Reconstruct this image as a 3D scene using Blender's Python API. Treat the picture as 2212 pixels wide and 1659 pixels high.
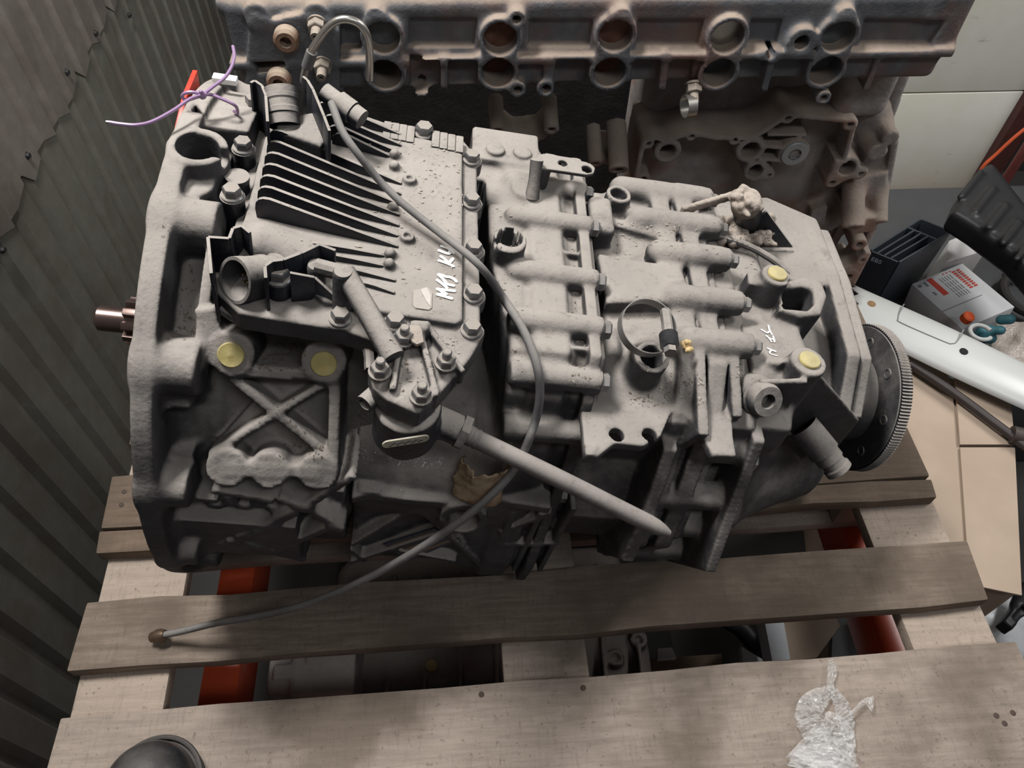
import bpy, bmesh, math, random
import numpy as np
from mathutils import Vector, Matrix
for o in list(bpy.data.objects): bpy.data.objects.remove(o)
random.seed(7); rng = np.random.default_rng(7)
scene = bpy.context.scene
# ---------------------------------------------------------------- camera
Z0 = 0.80                      # height of the pallet deck above the floor; all heights below are measured from the deck
PW, PH, FPX = 2212.0, 1659.0, 1690.0
YAW, PITCH, ROLL = 0.0812162, 0.92566357, 0.02670943
CAM = np.array([0.0, 0.0, 1.0])
fwd = np.array([math.sin(YAW)*math.cos(PITCH), math.cos(YAW)*math.cos(PITCH), -math.sin(PITCH)])
rgt = np.array([math.cos(YAW), -math.sin(YAW), 0.0]); upv = np.cross(rgt, fwd)
rg2 = math.cos(ROLL)*rgt + math.sin(ROLL)*upv; up2 = -math.sin(ROLL)*rgt + math.cos(ROLL)*upv
MC = np.array([rg2, -up2, fwd])
cam = bpy.data.cameras.new('camera'); camo = bpy.data.objects.new('camera', cam)
scene.collection.objects.link(camo)
cam.sensor_fit = 'HORIZONTAL'; cam.sensor_width = 36.0; cam.lens = FPX/PW*36.0; cam.clip_start = 0.02
camo.matrix_world = Matrix([[rg2[0], up2[0], -fwd[0], 0], [rg2[1], up2[1], -fwd[1], 0], [rg2[2], up2[2], -fwd[2], CAM[2]+Z0], [0, 0, 0, 1]])
scene.camera = camo
# ---------------------------------------------------------------- light
scene.view_settings.view_transform = 'Standard'; scene.view_settings.look = 'None'
scene.view_settings.gamma = 1.0; scene.view_settings.use_curve_mapping = False
scene.view_settings.exposure = 0.0
world = bpy.data.worlds.new('world'); scene.world = world; world.use_nodes = True
bgn = world.node_tree.nodes['Background']; bgn.inputs[0].default_value = (0.93, 0.97, 1.0, 1); bgn.inputs[1].default_value = 0.085
def area(name, loc, target, sx, sy, power, col):
    l = bpy.data.lights.new(name, 'AREA'); l.shape = 'RECTANGLE'; l.size = sx; l.size_y = sy; l.energy = power; l.color = col
    o = bpy.data.objects.new(name, l); scene.collection.objects.link(o)
    o.location = (loc[0], loc[1], loc[2]+Z0)
    d = Vector((target[0]-loc[0], target[1]-loc[1], target[2]-loc[2])); o.rotation_euler = d.to_track_quat('-Z', 'Y').to_euler()
    return o
area('ceiling_or_fill_light', (-0.50, 0.97, 2.1), (0.0, 0.65, 0.2), 0.62, 0.25, 52, (1.0, 0.985, 0.965))
area('ceiling_or_fill_light', (2.0, 1.15, 1.95), (1.3, 1.7, -0.1), 1.2, 0.3, 36, (1.0, 0.985, 0.96))  # added light out of view, brightens the cream wall and the heap
area('ceiling_or_fill_light', (0.8, -0.7, 2.5), (0.5, 1.0, 0.2), 1.2, 0.3, 12, (0.95, 0.97, 1.0))  # added front fill, no real lamp; lifts the engine face
# ---------------------------------------------------------------- pixel helpers (2212 x 1659 frame)
def ray(px, py): return MC.T @ np.array([(px-PW/2)/FPX, (py-PH/2)/FPX, 1.0])
def U(px, py, **k):
    d = ray(px, py); (a, v), = k.items(); i = 'xyz'.index(a)
    return CAM + d*((v-CAM[i])/d[i])
GF = np.array([-.314, .639, .285*math.cos(.167)]); gth, gph = -.046, .167
gx = np.array([math.cos(gth)*math.cos(gph), math.sin(gth)*math.cos(gph), -math.sin(gph)])
gy = np.array([-math.sin(gth), math.cos(gth), 0.0]); gz = np.cross(gx, gy)
GB = np.array([gx, gy, gz]); GC = GB @ (CAM-GF)
def G(px, py, **k):            # a point of the gearbox frame (axis, back, up) on a plane of that frame
    d = GB @ ray(px, py); (a, v), = k.items(); i = 'xyz'.index(a)
    return GC + d*((v-GC[i])/d[i])
def T(px, py, z): return G(px, py, z=z)
def PL(px, py, o, n):
    d = GB @ ray(px, py); o = np.array(o); n = np.array(n)
    return GC + d*(((o-GC) @ n)/(d @ n))
def CY(px, py, R):             # nearest point on a cylinder of radius R about the gearbox axis
    d = GB @ ray(px, py); a = d[1]**2+d[2]**2; b = GC[1]*d[1]+GC[2]*d[2]; c = GC[1]**2+GC[2]**2-R*R
    q = b*b-a*c
    t = (-b-math.sqrt(max(q, 0)))/a
    return GC + d*t
def gw(P): P = np.asarray(P, float); return GF + P @ GB       # gearbox frame -> deck frame
# ---------------------------------------------------------------- distance-field casting builder
class Field:
    def __init__(s, lo, hi, h):
        s.lo = np.array(lo, float); s.h = h; s.n = np.ceil((np.array(hi)-s.lo)/h).astype(int)+1
        s.ax = [(s.lo[i]+h*np.arange(s.n[i])).astype(np.float32) for i in range(3)]
        s.phi = np.full(s.n, 0.08, np.float32)
    def _blk(s, lo, hi, m):
        a = np.clip(np.floor((np.array(lo)-m-s.lo)/s.h).astype(int), 0, s.n); b = np.clip(np.ceil((np.array(hi)+m-s.lo)/s.h).astype(int)+1, 0, s.n)
        return tuple(slice(a[i], b[i]) for i in range(3))
    def op(s, fn, lo, hi, k=0.006, sub=False):
        bl = s._blk(lo, hi, k+4*s.h)
        if any(b.stop <= b.start for b in bl): return s
        X = s.ax[0][bl[0]][:, None, None]; Y = s.ax[1][bl[1]][None, :, None]; Z = s.ax[2][bl[2]][None, None, :]
        d = fn(X, Y, Z); p = s.phi[bl]
        if sub: d = -d
        if k > 0:
            hh = np.maximum(k-np.abs(p-d), 0)/k; q = hh*hh*k*.25
        else: q = 0
        s.phi[bl] = (np.maximum(p, d)+q) if sub else (np.minimum(p, d)-q)
        return s
    def cyl(s, p0, p1, r0, r1=None, k=0.006, sub=False, rnd=0.0):
        p0 = np.array(p0, float); p1 = np.array(p1, float); r1 = r0 if r1 is None else r1
        L = np.linalg.norm(p1-p0); a = (p1-p0)/L; R = max(r0, r1)
        def fn(X, Y, Z):
            x, y, z = X-p0[0], Y-p0[1], Z-p0[2]
            t = x*a[0]+y*a[1]+z*a[2]; rr = np.sqrt(np.maximum(x*x+y*y+z*z-t*t, 0))
            rad = r0+(r1-r0)*np.clip(t/L, 0, 1)
            dx = rr-rad+rnd; dy = np.abs(t-L/2)-L/2+rnd
            return np.minimum(np.maximum(dx, dy), 0)+np.sqrt(np.maximum(dx, 0)**2+np.maximum(dy, 0)**2)-rnd
        e = R
        return s.op(fn, np.minimum(p0, p1)-e, np.maximum(p0, p1)+e, k, sub)
    def cap(s, p0, p1, r0, r1=None, k=0.006, sub=False):
        p0 = np.array(p0, float); p1 = np.array(p1, float); r1 = r0 if r1 is None else r1; d = p1-p0; L2 = max(d @ d, 1e-12); R = max(r0, r1)
        def fn(X, Y, Z):
            x, y, z = X-p0[0], Y-p0[1], Z-p0[2]
            t = np.clip((x*d[0]+y*d[1]+z*d[2])/L2, 0, 1)
            return np.sqrt((x-t*d[0])**2+(y-t*d[1])**2+(z-t*d[2])**2)-(r0+(r1-r0)*t)
        return s.op(fn, np.minimum(p0, p1)-R, np.maximum(p0, p1)+R, k, sub)
    def prism(s, poly, o, u, v, n, t0, t1, k=0.006, sub=False, rnd=0.002):
        """polygon in the (u,v) plane at o, thick from t0 to t1 along n"""
        P = np.array(poly, float); o = np.array(o, float); u = np.array(u, float); v = np.array(v, float); n = np.array(n, float)
        c3 = np.array([o+a*u+b*v+t*n for a, b in P for t in (t0, t1)])
        def fn(X, Y, Z):
            x, y, z = X-o[0], Y-o[1], Z-o[2]
            A = x*u[0]+y*u[1]+z*u[2]; B = x*v[0]+y*v[1]+z*v[2]; N = x*n[0]+y*n[1]+z*n[2]
            d = np.full(np.broadcast(A, B).shape, 1e9, np.float32); sg = np.ones_like(d)
            m = len(P)
            for i in range(m):
                a0, a1 = P[i], P[i-1]; e = a1-a0; wx, wy = A-a0[0], B-a0[1]
                t = np.clip((wx*e[0]+wy*e[1])/max(e @ e, 1e-12), 0, 1)
                d = np.minimum(d, (wx-t*e[0])**2+(wy-t*e[1])**2)
                c1 = B >= a0[1]; c2 = B < a1[1]; c3_ = e[0]*wy > e[1]*wx
                fl = (c1 & c2 & c3_) | (~c1 & ~c2 & ~c3_)
                sg = np.where(fl, -sg, sg)
            d2 = sg*np.sqrt(d)+rnd; dn = np.abs(N-(t0+t1)/2)-abs(t1-t0)/2+rnd
            return np.minimum(np.maximum(d2, dn), 0)+np.sqrt(np.maximum(d2, 0)**2+np.maximum(dn, 0)**2)-rnd
        return s.op(fn, c3.min(0), c3.max(0), k, sub)
    def box(s, c, hs, R=None, k=0.006, sub=False, rnd=0.003):
        c = np.array(c, float); hs = np.array(hs, float); R = np.eye(3) if R is None else np.array(R, float)
        ext = np.abs(R.T) @ hs
        def fn(X, Y, Z):
            x, y, z = X-c[0], Y-c[1], Z-c[2]; q = []
            for i in range(3): q.append(np.abs(x*R[i][0]+y*R[i][1]+z*R[i][2])-hs[i]+rnd)
            return np.minimum(np.maximum(np.maximum(q[0], q[1]), q[2]), 0)+np.sqrt(np.maximum(q[0], 0)**2+np.maximum(q[1], 0)**2+np.maximum(q[2], 0)**2)-rnd
        return s.op(fn, c-ext, c+ext, k, sub)
    def wall(s, pts, down, th, k=0.005, sub=False):
        """thin web whose crest runs through pts; it reaches down by the vector down"""
        down = np.array(down, float); D = np.linalg.norm(down)
        for p, q in zip(pts[:-1], pts[1:]):
            p = np.array(p, float); q = np.array(q, float); e = q-p; L = np.linalg.norm(e)
            if L < 1e-5: continue
            u = e/L; n = np.cross(u, down); n /= np.linalg.norm(n); v = np.cross(n, u)
            dv = down @ v; du = down @ u
            s.prism([(0, 0), (L, 0), (L+du, dv), (du, dv)], p, u, v, n, -th/2, th/2, k, sub, rnd=min(.0015, th*.3))
        return s
    def mesh(s):
        phi = s.phi.copy()
        for a in range(3):
            sl = [slice(None)]*3; sl[a] = 0; phi[tuple(sl)] = np.maximum(phi[tuple(sl)], s.h); sl[a] = -1; phi[tuple(sl)] = np.maximum(phi[tuple(sl)], s.h)
        ins = phi < 0; n = np.array(phi.shape)-1
        cnt = np.zeros(n, np.int8); cor = [(i, j, k) for i in (0, 1) for j in (0, 1) for k in (0, 1)]
        for i, j, k in cor: cnt += ins[i:i+n[0], j:j+n[1], k:k+n[2]]
        act = np.argwhere((cnt > 0) & (cnt < 8)); idx = np.full(n, -1, np.int64); idx[tuple(act.T)] = np.arange(len(act))
        val = np.stack([phi[act[:, 0]+i, act[:, 1]+j, act[:, 2]+k] for i, j, k in cor], 1)
        acc = np.zeros((len(act), 3)); wt = np.zeros(len(act))
        for a in range(8):
            for b in range(a+1, 8):
                d = np.array(cor[b])-np.array(cor[a])
                if np.abs(d).sum() != 1: continue
                va, vb = val[:, a], val[:, b]; m = (va < 0) != (vb < 0)
                t = np.where(m, va/np.where(m, va-vb, 1), 0)
                acc += np.where(m[:, None], np.array(cor[a])+t[:, None]*d, 0); wt += m
        V = s.lo+s.h*(act+acc/wt[:, None])
        Fs = []
        for a in range(3):
            b, c = (a+1) % 3, (a+2) % 3
            s0 = [slice(None)]*3; s1 = [slice(None)]*3; s0[a] = slice(0, -1); s1[a] = slice(1, None)
            A = ins[tuple(s0)]; B = ins[tuple(s1)]; e = np.argwhere(A != B)
            e = e[(e[:, b] > 0) & (e[:, c] > 0) & (e[:, b] < n[b]) & (e[:, c] < n[c])]
            fl = A[tuple(e.T)]; q = []
            for db, dc in ((-1, -1), (0, -1), (0, 0), (-1, 0)):
                g = e.copy(); g[:, b] += db; g[:, c] += dc; q.append(idx[tuple(g.T)])
            q = np.stack(q, 1); q[~fl] = q[~fl][:, ::-1]; Fs.append(q)
        return V, np.concatenate(Fs)
# ---------------------------------------------------------------- plain mesh builder
def perp(a):
    a = np.array(a, float); a /= np.linalg.norm(a); h = np.array([0, 0, 1.]) if abs(a[2]) < .9 else np.array([1., 0, 0])
    u = np.cross(h, a); u /= np.linalg.norm(u); return a, u, np.cross(a, u)
class MB:
    def __init__(s): s.v = []; s.f = []
    def add(s, V, F):
        b = len(s.v); s.v += [tuple(map(float, p)) for p in V]; s.f += [tuple(b+i for i in q) for q in F]; return s
    def box(s, c, hs, R=None):
        c = np.array(c, float); R = np.eye(3) if R is None else np.array(R, float)
        V = [c+(R.T @ np.array([x*hs[0], y*hs[1], z*hs[2]])) for x in (-1, 1) for y in (-1, 1) for z in (-1, 1)]
        return s.add(V, [(0, 1, 3, 2), (4, 6, 7, 5), (0, 4, 5, 1), (2, 3, 7, 6), (0, 2, 6, 4), (1, 5, 7, 3)])
    def lathe(s, p0, ax, prof, seg=24, closed=True):
        """prof: list of (t along axis, radius)"""
        a, u, w = perp(ax); p0 = np.array(p0, float); V = []; F = []
        for t, r in prof:
            for i in range(seg):
                an = 2*math.pi*i/seg; V.append(p0+a*t+(u*math.cos(an)+w*math.sin(an))*max(r, 1e-5))
        m = len(prof)
        for j in range(m-1):
            for i in range(seg): k = (i+1) % seg; F.append((j*seg+i, j*seg+k, (j+1)*seg+k, (j+1)*seg+i))
        if closed: F.append(tuple(range(seg-1, -1, -1))); F.append(tuple((m-1)*seg+i for i in range(seg)))
        return s.add(V, F)
    def cyl(s, p0, p1, r0, r1=None, seg=20):
        p0 = np.array(p0, float); p1 = np.array(p1, float); L = np.linalg.norm(p1-p0)
        return s.lathe(p0, p1-p0, [(0, r0), (L, r0 if r1 is None else r1)], seg)
    def tube(s, pts, r, seg=10, cap=True):
        P = np.array(pts, float); n = len(P); rr = np.full(n, r) if np.isscalar(r) else np.array(r); V = []; F = []
        t = np.gradient(P, axis=0); t /= np.linalg.norm(t, axis=1)[:, None]; a, u, w = perp(t[0])
        for i in range(n):
            u = u-(u @ t[i])*t[i]; u /= np.linalg.norm(u); w = np.cross(t[i], u)
            for k in range(seg): an = 2*math.pi*k/seg; V.append(P[i]+(u*math.cos(an)+w*math.sin(an))*rr[i])
        for i in range(n-1):
            for k in range(seg): q = (k+1) % seg; F.append((i*seg+k, i*seg+q, (i+1)*seg+q, (i+1)*seg+k))
        if cap: F.append(tuple(range(seg-1, -1, -1))); F.append(tuple((n-1)*seg+k for k in range(seg)))
        return s.add(V, F)
    def plate(s, pts, nrm, th):
        """flat outline pts, thick by th along -nrm"""
        P = np.array(pts, float); n = np.array(nrm, float); n /= np.linalg.norm(n); m = len(P)
        area = sum(np.dot(np.cross(P[i]-P[0], P[(i+1) % m]-P[0]), n) for i in range(m))
        if area < 0: P = P[::-1]
        V = list(P)+list(P-n*th); F = [tuple(range(m)), tuple(range(2*m-1, m-1, -1))]
        for i in range(m): k = (i+1) % m; F.append((i, i+m, k+m, k))
        return s.add(V, F)
    def tr(s, fn): s.v = [tuple(p) for p in fn(np.array(s.v))]; return s
def spline(P, n=12):
    P = np.array(P, float); Q = np.vstack([2*P[0]-P[1], P, 2*P[-1]-P[-2]]); out = []
    for i in range(1, len(Q)-2):
        for j in range(n):
            t = j/n; a, b, c, d = Q[i-1], Q[i], Q[i+1], Q[i+2]
            out.append(.5*((2*b)+(-a+c)*t+(2*a-5*b+4*c-d)*t*t+(-a+3*b-3*c+d)*t**3))
    out.append(P[-1]); return np.array(out)
def mkmesh(name, V, F, mat, smooth=None, bevel=0):
    me = bpy.data.meshes.new(name)
    if isinstance(F, np.ndarray):
        me.vertices.add(len(V)); me.vertices.foreach_set('co', np.asarray(V, np.float32).ravel())
        me.loops.add(F.size); me.loops.foreach_set('vertex_index', F.astype(np.int32).ravel()); me.polygons.add(len(F))
        me.polygons.foreach_set('loop_start', np.arange(0, F.size, 4, dtype=np.int32)); me.polygons.foreach_set('loop_total', np.full(len(F), 4, np.int32))
        me.update(calc_edges=True)
    else: me.from_pydata([tuple(p) for p in V], [], F); me.update()
    if bevel or smooth is not None:
        bm = bmesh.new(); bm.from_mesh(me)
        if bevel:
            bmesh.ops.recalc_face_normals(bm, faces=bm.faces)
            ed = [e for e in bm.edges if len(e.link_faces) == 2 and e.calc_face_angle(0) > .6]
            bmesh.ops.bevel(bm, geom=ed, offset=bevel, segments=2, affect='EDGES', profile=.6, clamp_overlap=True)
        if smooth is not None:
            for f in bm.faces: f.smooth = True
            for e in bm.edges:
                if len(e.link_faces) == 2 and e.calc_face_angle(0) > smooth: e.smooth = False
        bm.to_mesh(me); bm.free()
    elif isinstance(F, np.ndarray): me.polygons.foreach_set('use_smooth', np.ones(len(F), bool)); me.update()
    if mat: me.materials.append(mat)
    return me
class Thing:
    """an Empty at the base of a thing; its parts are meshes whose points are given in deck coordinates"""
    def __init__(s, name, label, cat, base, group=None, kind=None):
        s.base = np.array(base, float); s.root = bpy.data.objects.new(name, None); scene.collection.objects.link(s.root)
        s.root.location = (base[0], base[1], base[2]+Z0); s.root.empty_display_size = .05
        s.root['label'] = label; s.root['category'] = cat
        if group: s.root['group'] = group
        if kind: s.root['kind'] = kind
    def part(s, name, b, mat, parent=None, smooth=.6, bevel=0, label=None, frame=None):
        V, F = (b.v, b.f) if isinstance(b, MB) else b
        V = np.asarray(V, float)
        if frame is not None: V = frame(V)
        me = mkmesh(name, V-s.base, F, mat, None if isinstance(F, np.ndarray) else smooth, bevel)
        o = bpy.data.objects.new(name, me); scene.collection.objects.link(o); o.parent = parent or s.root
        if label: o['label'] = label
        return o
    def put(s, name, me, p, ax, up=None, parent=None, scale=1.0):
        """a copy of a shared mesh (built along +z) at p with its axis along ax"""
        a, u, w = perp(ax)
        if up is not None:
            u = np.array(up, float); u = u-(u @ a)*a; u /= np.linalg.norm(u); w = np.cross(a, u)
        q = np.array(p, float)-s.base
        o = bpy.data.objects.new(name, me); scene.collection.objects.link(o); o.parent = parent or s.root
        o.matrix_local = Matrix([[u[0]*scale, w[0]*scale, a[0]*scale, q[0]], [u[1]*scale, w[1]*scale, a[1]*scale, q[1]], [u[2]*scale, w[2]*scale, a[2]*scale, q[2]], [0, 0, 0, 1]])
        return o
def single(name, b, mat, label, cat, group=None, kind=None, smooth=.6, bevel=0, base=None, frame=None):
    V, F = (b.v, b.f) if isinstance(b, MB) else b
    V = np.asarray(V, float)
    if frame is not None: V = frame(V)
    c = np.array(base, float) if base is not None else np.array([*(V[:, :2].min(0)+V[:, :2].max(0))/2, V[:, 2].min()])
    o = bpy.data.objects.new(name, mkmesh(name, V-c, F, mat, None if isinstance(F, np.ndarray) else smooth, bevel)); scene.collection.objects.link(o)
    o.location = (c[0], c[1], c[2]+Z0)
    if label: o['label'] = label
    if cat: o['category'] = cat
    if group: o['group'] = group
    if kind: o['kind'] = kind
    return o
# ---------------------------------------------------------------- materials
def nmat(name):
    m = bpy.data.materials.new(name); m.use_nodes = True; nt = m.node_tree; b = nt.nodes['Principled BSDF']; return m, nt, b
def noise(nt, scale, detail=4, rough=.6, vec=None):
    n = nt.nodes.new('ShaderNodeTexNoise'); n.inputs['Scale'].default_value = scale; n.inputs['Detail'].default_value = detail; n.inputs['Roughness'].default_value = rough
    if vec is not None: nt.links.new(vec, n.inputs['Vector'])
    return n.outputs['Fac']
def ramp(nt, fac, stops):
    r = nt.nodes.new('ShaderNodeValToRGB'); e = r.color_ramp.elements
    while len(e) < len(stops): e.new(.5)
    for el, (p, c) in zip(e, stops): el.position = p; el.color = (*c, 1) if len(c) == 3 else c
    nt.links.new(fac, r.inputs['Fac']); return r.outputs['Color']
def mix(nt, fac, a, b, mode='MIX'):
    n = nt.nodes.new('ShaderNodeMix'); n.data_type = 'RGBA'; n.blend_type = mode
    for i, x in ((0, fac), (6, a), (7, b)):
        if hasattr(x, 'links') or hasattr(x, 'is_linked'): nt.links.new(x, n.inputs[i])
        elif i == 0: n.inputs[0].default_value = x
        else: n.inputs[i].default_value = (*x, 1)
    return n.outputs[2]
def math_(nt, op, a, b=None):
    n = nt.nodes.new('ShaderNodeMath'); n.operation = op
    for i, x in enumerate((a, b)):
        if x is None: continue
        if hasattr(x, 'is_linked'): nt.links.new(x, n.inputs[i])
        else: n.inputs[i].default_value = x
    return n.outputs[0]
def mapr(nt, v, a, b, c=0., d=1.):
    n = nt.nodes.new('ShaderNodeMapRange'); n.interpolation_type = 'SMOOTHSTEP'
    for i, x in enumerate((None, a, b, c, d)):
        if i: n.inputs[i].default_value = x
    nt.links.new(v, n.inputs[0]); return n.outputs[0]
def coord(nt, scale=None, rot=None):
    t = nt.nodes.new('ShaderNodeTexCoord'); o = t.outputs['Object']
    if scale or rot:
        mp = nt.nodes.new('ShaderNodeMapping'); nt.links.new(o, mp.inputs[0])
        if scale: mp.inputs['Scale'].default_value = scale
        if rot: mp.inputs['Rotation'].default_value = rot
        o = mp.outputs[0]
    return o
def bump(nt, b, h, strength=.3, dist=.002):
    n = nt.nodes.new('ShaderNodeBump'); n.inputs['Strength'].default_value = strength; n.inputs['Distance'].default_value = dist
    nt.links.new(h, n.inputs['Height']); nt.links.new(n.outputs[0], b.inputs['Normal'])
def dusty(name, base, dust, lo=.15, hi=.75, rough=.75, patch=None, patchamt=.5, metal=0.0, bstr=.35, dustmax=1.0, base2=None, floor_=0.0, pscale=7., thin=.62):
    """painted or bare metal on which dust has settled where a face looks up; patch = rust or bare spots with shapes of their own"""
    m, nt, b = nmat(name); L = nt.links; co = coord(nt)
    g = nt.nodes.new('ShaderNodeNewGeometry'); sx = nt.nodes.new('ShaderNodeSeparateXYZ'); L.new(g.outputs['Normal'], sx.inputs[0])
    n1 = noise(nt, 28, 5, .65, co); n2 = noise(nt, 9, 3, .6, co); n3 = noise(nt, 160, 3, .6, co)
    v = math_(nt, 'ADD', sx.outputs['Z'], math_(nt, 'MULTIPLY', math_(nt, 'SUBTRACT', n1, .5), .55))
    v = math_(nt, 'ADD', v, math_(nt, 'MULTIPLY', math_(nt, 'SUBTRACT', n2, .5), .6))
    fac = mapr(nt, v, lo, hi, floor_, dustmax)
    fac = math_(nt, 'MULTIPLY', fac, mapr(nt, noise(nt, 14, 5, .7, coord(nt, (1, 1.2, .9), (.7, .1, .3))), .52, .75, 1.0, thin))
    basec = mix(nt, mapr(nt, n1, .4, .65), base, base2 or tuple(c*1.5 for c in base))
    if patch is not None:
        pn = noise(nt, pscale, 5, .6, coord(nt, (1.1, 1, .9), (.3, .2, .5)))
        basec = mix(nt, math_(nt, 'MULTIPLY', mapr(nt, pn, .47, .62), patchamt), basec, patch)
    dc = mix(nt, mapr(nt, n2, .3, .7), tuple(c*.88 for c in dust), tuple(min(1, c*1.08) for c in dust))
    dc = mix(nt, math_(nt, 'MULTIPLY', mapr(nt, n3, .55, .75), .4), dc, tuple(c*.5 for c in dust))
    dc = mix(nt, math_(nt, 'MULTIPLY', mapr(nt, noise(nt, 6.5, 6, .65, coord(nt, (1, .9, 1.1), (.2, .9, .4))), .52, .70), .38), dc, tuple(c*.62 for c in dust))
    dc = mix(nt, math_(nt, 'MULTIPLY', mapr(nt, noise(nt, 55, 5, .7, coord(nt, (1, 1.1, 1), (.5, .3, .1))), .60, .72), .45), dc, (dust[0]*.55, dust[1]*.48, dust[2]*.42))
    L.new(mix(nt, fac, basec, dc), b.inputs['Base Color'])
    r = math_(nt, 'ADD', math_(nt, 'MULTIPLY', fac, .95-rough), rough); L.new(r, b.inputs['Roughness'])
    b.inputs['Metallic'].default_value = metal; b.inputs['Specular IOR Level'].default_value = .35
    bump(nt, b, math_(nt, 'ADD', n3, math_(nt, 'MULTIPLY', n1, .8)), bstr, .0022)
    return m
def plain(name, col, rough=.6, metal=0.0, var=.15, scale=20., spec=.4, bstr=.0):
    m, nt, b = nmat(name); n = noise(nt, scale, 4, .6, coord(nt))
    nt.links.new(mix(nt, n, tuple(c*(1-var) for c in col), tuple(min(1, c*(1+var)) for c in col)), b.inputs['Base Color'])
    b.inputs['Roughness'].default_value = rough; b.inputs['Metallic'].default_value = metal; b.inputs['Specular IOR Level'].default_value = spec
    if bstr: bump(nt, b, noise(nt, scale*6, 3, .6, coord(nt)), bstr, .002)
    return m
DUST = (.305, .276, .25)

M_CAST = dusty('dusty_cast_aluminium', (.034, .033, .035), DUST, .12, .82, .7, bstr=.4)
M_BLACK = dusty('dusty_black_paint', (.010, .011, .015), DUST, .28, .8, .45, base2=(.018, .02, .028))
M_BOLT = dusty('dusty_bolt_steel', (.16, .16, .165), (.43, .39, .35), .55, .95, .4, metal=.6, bstr=.15)
M_YEL = dusty('yellow_plastic_cap', (.46, .38, .14), (.39, .345, .215), .3, 1.0, .6, dustmax=.75, bstr=.15)
M_HOSE = dusty('dusty_rubber_hose', (.075, .07, .068), (.29, .26, .238), -.1, 1.0, .7, bstr=.15)
M_PIPE = dusty('grey_plastic_pipe', (.085, .084, .086), (.23, .215, .20), .1, 1.1, .5, bstr=.1)
M_STEEL = plain('worn_steel', (.42, .40, .37), .32, .9, .25, 40)
M_SHAFT = plain('oily_steel_shaft', (.20, .145, .13), .28, .9, .3, 50)
M_PAINTW = plain('white_marker_paint', (.82, .82, .80), .6, 0, .05)
M_DARK = plain('dark_hole', (.012, .011, .011), .9)
M_MUD = dusty('dried_mud', (.16, .13, .11), (.36, .31, .265), -.3, .6, .95, bstr=.8)
# ================================================================= setting
def woodmat(name, c1, c2, scale=(6, 60, 60), stain=.5, dark=(.10, .075, .055), amt=.6, sscale=4.):
    m, nt, b = nmat(name); co = coord(nt, scale); n1 = noise(nt, 2.2, 6, .65, co); n2 = noise(nt, 9, 4, .6, coord(nt)); n3 = noise(nt, sscale, 4, .6, coord(nt)); n4 = noise(nt, 170, 3, .6, coord(nt))
    c = mix(nt, mapr(nt, n1, .3, .7), c1, c2); c = mix(nt, math_(nt, 'MULTIPLY', mapr(nt, n2, .5, .8), .35), c, tuple(x*.62 for x in c2))
    c = mix(nt, math_(nt, 'MULTIPLY', mapr(nt, noise(nt, 3, 3, .7, coord(nt, (70, 9, 9))), .5, .75), .32), c, tuple(x*.55 for x in c1))
    c = mix(nt, math_(nt, 'MULTIPLY', mapr(nt, n3, stain, stain+.22), amt), c, dark); c = mix(nt, math_(nt, 'MULTIPLY', mapr(nt, n4, .6, .72), .5), c, dark)
    nt.links.new(c, b.inputs['Base Color']); b.inputs['Roughness'].default_value = .85; b.inputs['Specular IOR Level'].default_value = .25
    bump(nt, b, math_(nt, 'ADD', n1, n4), .45, .002); return m
M_WOOD = woodmat('dusty_pallet_wood', (.25, .205, .17), (.335, .276, .23), stain=.45, amt=.62, sscale=5.5)
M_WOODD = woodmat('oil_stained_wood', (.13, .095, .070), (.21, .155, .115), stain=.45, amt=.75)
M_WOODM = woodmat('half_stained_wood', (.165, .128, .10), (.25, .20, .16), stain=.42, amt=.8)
M_WOODL = woodmat('pale_pallet_wood', (.33, .27, .22), (.40, .325, .265), stain=.62, amt=.35)
# floor
m, nt, b = nmat('oily_concrete_floor'); n1 = noise(nt, 3, 5, .6, coord(nt)); n2 = noise(nt, 40, 4, .6, coord(nt))
nt.links.new(mix(nt, n2, mix(nt, mapr(nt, n1, .35, .65), (.014, .0135, .013), (.045, .042, .04)), (.03, .028, .026)), b.inputs['Base Color']); b.inputs['Roughness'].default_value = .8; M_FLOOR = m
b = MB().box((.6, .8, -.82), (2.6, 2.2, .02)); single('floor', b, M_FLOOR, 'dark oily concrete floor under the rack', 'floor', kind='structure')
# corrugated wall on the left: folded sheet, ribs running up
M_SHEET = dusty('green_grey_sheet', (.155, .15, .125), (.2, .185, .155), .6, 1., .55, patch=(.13, .10, .085), patchamt=.5, bstr=.08, base2=(.175, .17, .145))
M_SHEET2 = dusty('brown_grey_sheet', (.185, .16, .14), (.2, .185, .155), .6, 1., .5, patch=(.12, .10, .085), patchamt=.6, bstr=.08, base2=(.21, .185, .165), pscale=4.)
WX = -.85; PIT = .0919
def sheet(x, y0, y1, z0f, z1f, ph, depth=.016, th=.0012, wide=.62):
    """trapezoid folds along y; z0f / z1f give the edge heights"""
    ys = []; y = y0; prof = []
    k = math.floor((y0-ph)/PIT)
    while ph+k*PIT < y1:
        c = ph+k*PIT
        for o_, d in ((0, 0), (.012, 1), (.026, 1), (.038, 0)): prof.append((c+o_, d))
        k += 1
    prof = [p for p in prof if y0 <= p[0] <= y1]; V = []; F = []
    for i, (yy, d) in enumerate(prof):
        for z in (z0f(yy), z1f(yy)):
            V.append((x-depth*d, yy, z)); V.append((x-depth*d-th*2, yy, z))
    for i in range(len(prof)-1):
        a = i*4; c = a+4; F += [(a, c, c+2, a+2), (a+1, a+3, c+3, c+1), (a+2, c+2, c+3, a+3), (a, a+1, c+1, c)]
    return MB().add(V, F)
PHY = 1.112*.85/.8
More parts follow.
